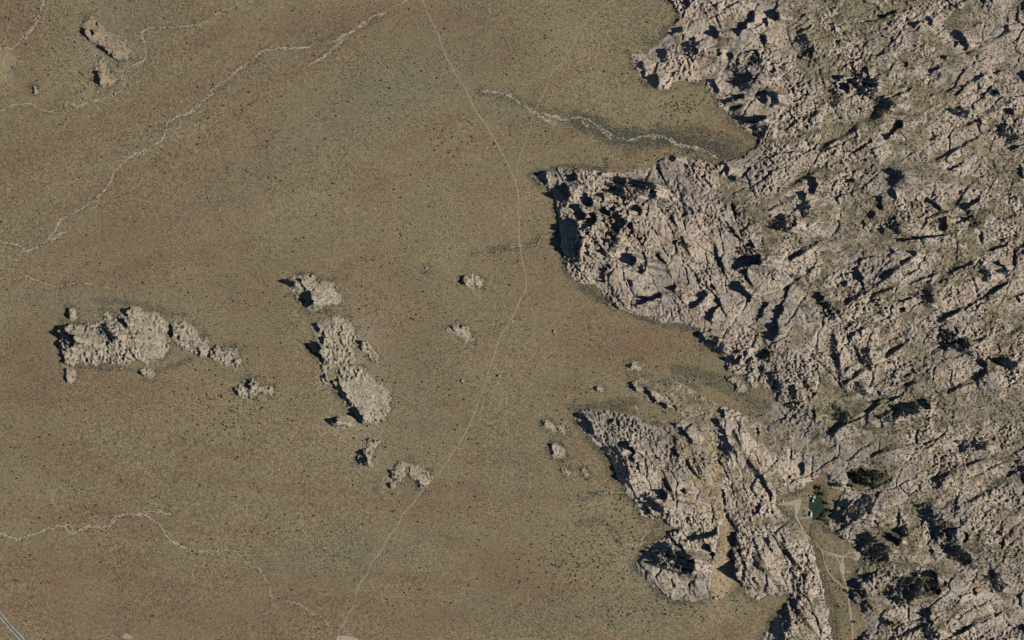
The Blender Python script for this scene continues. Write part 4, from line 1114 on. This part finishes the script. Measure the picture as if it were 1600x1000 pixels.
# ------------------------------------------------------------------ the largest shrubs, one object each
def bush_mesh(seed, mat):
    rg = np.random.default_rng(seed)
    V, F = [], []
    for i in range(7):
        a = rg.random() * 6.283; d = 0.0 if i == 0 else 0.35 + 0.3 * rg.random()
        tv, tf = shrub_template(seed * 13 + i)
        s_ = 0.75 if i == 0 else 0.4 + 0.2 * rg.random()
        F.append(tf + sum(len(q) for q in V))
        V.append(tv * np.array([s_, s_, s_ * 1.0]) + np.array([math.cos(a) * d, math.sin(a) * d, 0]))
    o = mesh_np('desert_shrub', np.vstack(V), np.vstack(F), mat)
    me = o.data
    bpy.data.objects.remove(o)
    return me
BUSH = [bush_mesh(s_, mat_shrub) for s_ in (3, 4, 5, 6, 7)]
ZONES = [
 (350,628,52,60,64,'dark round shrub in the dotted patch southeast of the curved left outcrop','shrubs dotted southeast of the curved left outcrop'),
 (905,878,75,48,84,'dark round shrub in the dotted field west of the small dark crowned hill','shrubs dotted west of the small dark crowned hill'),
 (1075,165,42,20,34,'dark round shrub on the yellowish flat below the top spur','shrubs on the flat below the top spur'),
 (715,224,62,40,28,'dark round shrub beside the main trail where it nears the thin straight footpath','shrubs beside the upper main trail'),
 (1010,955,110,16,36,'dark round shrub on the yellowish flat along the lower edge of the rocks','shrubs along the lower edge of the rocks'),
 (1312,930,18,55,20,'dark round shrub in the ranch valley near the tracks','shrubs in the ranch valley'),
 (970,790,30,22,18,'dark round shrub between the two narrow washes below the southern promontory','shrubs between the two narrow southern washes'),
 (85,95,40,40,16,'dark shrub in the brush west of the top left outcrop','shrubs west of the top left outcrop'),
]
for cx, cy, rx, ry, num, lab, grp in ZONES:
    k = 0; tries = 0; made = []
    while k < num and tries < 4000:
        tries += 1
        px = cx + random.gauss(0, 0.55) * rx; py = cy + random.gauss(0, 0.55) * ry
        A = np.array([px], np.float32); B_ = np.array([py], np.float32)
        rk, so, de, sd_ = inside_rock(A, B_)
        if rk[0] or sd_[0] > -1 or not clear_of_lines(A, B_, 3)[0]:
            continue
        o = bpy.data.objects.new('desert_shrub', BUSH[k % 5])
        COL.objects.link(o)
        o.location = W(px, py, float(ground_z(A, B_)[0]) - 0.1)
        s_ = random.uniform(1.6, 2.7)
        o.scale = (s_ * 1.1, s_, s_ * 0.85)
        o.rotation_euler = (0, 0, random.random() * 6.28)
        tag(o, lab, 'shrub', grp)
        made.append((o, px, py, s_))
        k += 1
    short = grp.replace('shrubs ', '', 1)
    for key, word in ((lambda q: q[1], 'leftmost'), (lambda q: -q[1], 'rightmost'), (lambda q: q[2], 'uppermost'), (lambda q: -q[2], 'lowest'), (lambda q: -q[3], 'largest')):
        o = min(made, key=key)[0]
        if o['label'] == lab:
            o['label'] = word + ' of the dark shrubs ' + short

# ------------------------------------------------------------------ boulders lying alone on the plain
def boulder_mesh(seed):
    rg = np.random.default_rng(seed)
    import bmesh
    bm = bmesh.new()
    bmesh.ops.create_icosphere(bm, subdivisions=2, radius=1.0)
    dirs = rg.standard_normal((7, 3)); dirs /= np.linalg.norm(dirs, axis=1)[:, None]
    lim = 0.62 + 0.25 * rg.random(7)
    for v_ in bm.verts:
        c_ = np.array(v_.co)
        for d_, l_ in zip(dirs, lim):
            e = c_ @ d_
            if e > l_: c_ = c_ - d_ * (e - l_) * 0.85
        v_.co = c_ * (1 + 0.05 * rg.standard_normal())
    me = bpy.data.meshes.new('boulder')
    bm.to_mesh(me); bm.free()
    me.materials.append(mat_block)
    return me
BLD = [boulder_mesh(s_) for s_ in range(6)]
BOULDERS = [
 (780,587,4.2,'single round boulder just east of the main trail, alone on the plain'),
 (722,595,4.4,'dark sided boulder just west of the main trail, level with the single eastern one'),
 (724,599,2.6,'smaller pale boulder leaning against the dark sided one west of the main trail'),
 (866,518,4.0,'upright boulder alone at the west end of the brown bay'),
 (868,522,2.4,'low pale boulder at the south foot of the upright one by the brown bay'),
 (673,679,2.6,'pale little boulder northeast of the outcrop pair'),
 (676,682,1.8,'smallest white boulder northeast of the outcrop pair'),
 (886,620,2.8,'low grey boulder northwest of the southern promontory'),
 (583,556,3.2,'pale boulder on the brown slope east of the middle chain'),
 (942,610,2.6,'tan boulder on the east side of the small dark boulder heap'),
 (1118,935,4.6,'white boulder pile at the mouth of the orange sand gully'),
 (1123,932,3.4,'second white boulder, on the east side of the pile at the sand gully mouth'),
 (1077,597,3.0,'whitish boulder in the grey green side valley'),
 (753,436,2.6,'small boulder at the east end of the northernmost boulder heap'),
 (741,526,2.8,'pale block at the east tip of the low ribbed slabs'),
]
for i_, (px, py, s_, lab) in enumerate(BOULDERS):
    o = bpy.data.objects.new('boulder', BLD[i_ % 6]); COL.objects.link(o)
    z = float(height_at(np.array([px]), np.array([py]))[0])
    o.location = W(px, py, z + 0.25 * s_)
    o.scale = (s_ * random.uniform(.85, 1.15), s_ * random.uniform(.8, 1.1), s_ * random.uniform(.75, 1.05))
    o.rotation_euler = (0, 0, random.random() * 6.28)
    tag(o, lab, 'boulder', 'single boulders on the plain')

# ------------------------------------------------------------------ trees
def trunk_mesh(seed):
    rg = np.random.default_rng(seed)
    V, F = [], []
    def limb(p0, p1, r0, r1, m=6, segs=3):
        base = sum(len(q) for q in V)
        p0, p1 = np.array(p0, float), np.array(p1, float)
        d = p1 - p0; d /= np.linalg.norm(d)
        a = np.cross(d, [0.3, 1, 0.1]); a /= np.linalg.norm(a); b2 = np.cross(d, a)
        ring = []
        for s_ in range(segs + 1):
            f = s_ / segs
            c_ = p0 + (p1 - p0) * f + 0.06 * rg.standard_normal(3) * (0 < s_ < segs)
            th = np.arange(m) / m * 6.283
            rr = r0 + (r1 - r0) * f
            ring.append(c_ + (np.cos(th)[:, None] * a + np.sin(th)[:, None] * b2) * rr)
        V.append(np.vstack(ring))
        for s_ in range(segs):
            for i in range(m):
                j = (i + 1) % m
                F.append((base + s_ * m + i, base + s_ * m + j, base + (s_ + 1) * m + j, base + (s_ + 1) * m + i))
    limb((0, 0, -0.05), (0.02, 0.02, 0.5), 0.055, 0.035)
    for k in range(5):
        a = k * 1.256 + rg.random() * 0.6
        limb((0.02, 0.02, 0.32 + 0.04 * k), (0.34 * math.cos(a), 0.34 * math.sin(a), 0.62 + 0.25 * rg.random()), 0.025, 0.008)
    o = mesh_np('trunk', np.vstack(V), np.array(F), mat_bark)
    me = o.data; bpy.data.objects.remove(o)
    return me
def crown_mesh(seed, mat):
    rg = np.random.default_rng(seed)
    n = 1000
    # leaf clumps gathered round several lobes of the crown
    lobes = np.stack([rg.normal(0, 0.24, 9), rg.normal(0, 0.24, 9), 0.55 + 0.32 * rg.random(9)], -1)
    lr = 0.15 + 0.13 * rg.random(9)
    which = rg.integers(0, 9, n)
    d = rg.standard_normal((n, 3)); d /= np.linalg.norm(d, axis=1)[:, None]
    c_ = lobes[which] + d * (lr[which] * rg.random(n) ** 0.4)[:, None]
    a = rg.standard_normal((n, 3)); a /= np.linalg.norm(a, axis=1)[:, None]
    b2 = np.cross(a, rg.standard_normal((n, 3))); b2 /= np.linalg.norm(b2, axis=1)[:, None]
    s_ = (0.045 + 0.04 * rg.random(n))[:, None]
    V = np.stack([c_ - a * s_, c_ + b2 * s_ * 0.7, c_ + a * s_, c_ - b2 * s_ * 0.7], 1).reshape(-1, 3)
    F = np.arange(n * 4).reshape(n, 4)
    o = mesh_np('crown', V, F, mat)
    me = o.data; bpy.data.objects.remove(o)
    return me
TR = [trunk_mesh(s_) for s_ in (1, 2, 3)]
CRD = [crown_mesh(s_, mat_tree) for s_ in (11, 12, 13)]
CRL = [crown_mesh(s_, mat_tree_pale) for s_ in (21, 22)]
TREES = [
 (1336,746,15,12,0,'dark tree at the west tip of the grove, hard against the rock knob'),
 (1343,742,17,14,0,'tallest dark tree in the northwest of the grove'),
 (1350,748,16,14,0,'dark tree in the heart of the grove'),
 (1345,755,14,12,0,'dark tree on the southwest side of the grove'),
 (1354,738,14,12,0,'dark tree on the north rim of the grove'),
 (1361,745,14,13,0,'dark tree in the east half of the grove'),
 (1358,756,13,12,0,'dark tree on the south side of the grove'),
 (1370,740,11,11,1,'lighter olive tree at the northeast of the grove'),
 (1372,750,11,11,1,'lighter olive tree at the east end of the grove'),
 (1368,759,10,10,1,'lighter olive tree on the southeast rim of the grove'),
 (1381,744,9,9,1,'small olive tree standing just east of the grove'),
 (1330,760,10,9,0,'small dark tree southwest of the grove beside the creek cut'),
 (1280,762,9,9,0,'dark tree north of the lawn'),
 (1284,772,8,8,0,'dark tree at the northeast corner of the lawn'),
 (1289,805,8,8,1,'yellow green tree at the southeast corner of the lawn'),
 (1283,811,7,7,1,'yellow green tree just south of the lawn'),
 (1294,798,7,7,0,'dark tree by the creek, east of the lawn'),
 (1290,814,6,6,1,'small yellow green tree below the lawn, nearest the hill'),
 (1385,971,10,11,0,'dark green tree, west of a pair in the hollow near the bottom edge'),
 (1392,974,11,11,0,'dark green tree, east of a pair in the hollow near the bottom edge'),
 (1072,384,8,11,1,'lone green tree on the pale slope of the promontory'),
 (1335,972,5,5,0,'small round dark tree right beside the straight ranch track'),
 (1322,923,5,5,0,'small dark tree at the joining of the two ranch tracks'),
 (1310,947,5,5,0,'small dark tree on the bank of the rusty creek'),
 (1291,786,7,7,0,'small dark tree pressed against the east edge of the lawn'),
 (1312,757,8,8,0,'dark tree between the rock knob and the creek cut'),
 (1276,771,5,5,1,'little yellow green tree close to the grey roofed house'),
 (1303,757,8,8,0,'dark tree at the north foot of the rock knob by the lawn'),
]
for i_, (px, py, hgt, wid, pale_leaf, lab) in enumerate(TREES):
    z = float(height_at(np.array([px]), np.array([py]))[0])
    t_ = empty('tree', W(px, py, z), lab, 'tree', 'trees of the ranch valley' if px > 1200 else None, random.random() * 6.28)
    t_.scale = (wid * 1.15, wid * 1.15, hgt)
    for nm, me in (('trunk', TR[i_ % 3]), ('crown', CRL[i_ % 2] if pale_leaf else CRD[i_ % 3])):
        o = bpy.data.objects.new(nm, me); COL.objects.link(o); o.parent = t_

# ------------------------------------------------------------------ ranch buildings
def box_np(x0, x1, y0, y1, z0, z1):
    V = np.array([(x0,y0,z0),(x1,y0,z0),(x1,y1,z0),(x0,y1,z0),(x0,y0,z1),(x1,y0,z1),(x1,y1,z1),(x0,y1,z1)], np.float32)
    F = np.array([(3,2,1,0),(4,5,6,7),(0,1,5,4),(1,2,6,5),(2,3,7,6),(3,0,4,7)])
    return V, F
def part(nm, boxes, mat, parent):
    V, F = [], []
    for bx in boxes:
        v_, f_ = box_np(*bx)
        F.append(f_ + sum(len(q) for q in V)); V.append(v_)
    return mesh_np(nm, np.vstack(V), np.vstack(F), mat, None, parent)
def gable(nm, w, l, z, rise, over, mat, parent):
    """roof slabs with thickness; ridge along y"""
    hw, hl = w / 2 + over, l / 2 + over
    th = 0.25
    V = np.array([(-hw,-hl,z),(0,-hl,z+rise),(hw,-hl,z),(-hw,hl,z),(0,hl,z+rise),(hw,hl,z),
                  (-hw,-hl,z-th),(0,-hl,z+rise-th),(hw,-hl,z-th),(-hw,hl,z-th),(0,hl,z+rise-th),(hw,hl,z-th)], np.float32)
    F = np.array([(0,1,4,3),(1,2,5,4),(6,9,10,7),(7,10,11,8),(0,6,7,1),(1,7,8,2),(3,4,10,9),(4,5,11,10),(0,3,9,6),(2,8,11,5)])
    return mesh_np(nm, V, F, mat, None, parent)
def house(px, py, w, l, hgt, rise, roofmat, rz, label):
    z = float(ground_z(np.array([px], np.float32), np.array([py], np.float32))[0])
    root = empty('house', W(px, py, z), label, 'house', 'ranch buildings', rz)
    hw, hl = w / 2, l / 2
    part('wall', [(-hw, hw, -hl, hl, -0.3, hgt)], mat_wallp, root)
    rf = gable('roof', w, l, hgt + 0.27, rise, 0.6, roofmat, root)
    part('chimney', [(hw * 0.25, hw * 0.25 + 0.8, hl * 0.4, hl * 0.4 + 0.8, hgt - 0.2, hgt + rise + 1.0)], mat_wallp, rf)
    d_ = part('door', [(hw + 0.003, hw + 0.08, -0.5, 0.5, 0.05, 2.1)], mat_door, root)
    part('handle', [(hw + 0.083, hw + 0.14, 0.3, 0.38, 1.0, 1.1)], mat_dark, d_)
    for sx in (-1, 1):
        for yy in (-hl * 0.55, hl * 0.55):
            x0 = sx * (hw + 0.003); x1 = sx * (hw + 0.07)
            wi = part('window', [(min(x0, x1), max(x0, x1), yy - 0.7, yy + 0.7, 1.0, 2.1)], mat_white, root)
            x2 = sx * (hw + 0.074); x3 = sx * (hw + 0.09)
            part('pane', [(min(x2, x3), max(x2, x3), yy - 0.58, yy + 0.58, 1.12, 1.98)], mat_dark, wi)
    return root
house(1267, 803.5, 3.8, 10.0, 3.6, 0.9, mat_white, R(-6), 'narrow white roofed building on the southwest side of the lawn')
house(1271.5, 776.5, 6.5, 6.0, 3.4, 1.2, mat_greyroof, R(0), 'square grey roofed house on the north side of the lawn')
house(1270, 782.5, 3.0, 5.0, 2.8, 0.6, mat_white, R(0), 'small white roofed annex touching the lawn, just south of the grey house')
house(1266.2, 775, 2.6, 3.2, 2.6, 0.5, mat_white, R(0), 'tiny white shed on the west side of the grey house')
house(1223.5, 782.5, 2.2, 3.0, 2.4, 0.4, mat_white, R(0), 'tiny pale shed at the west end of the ranch yard')
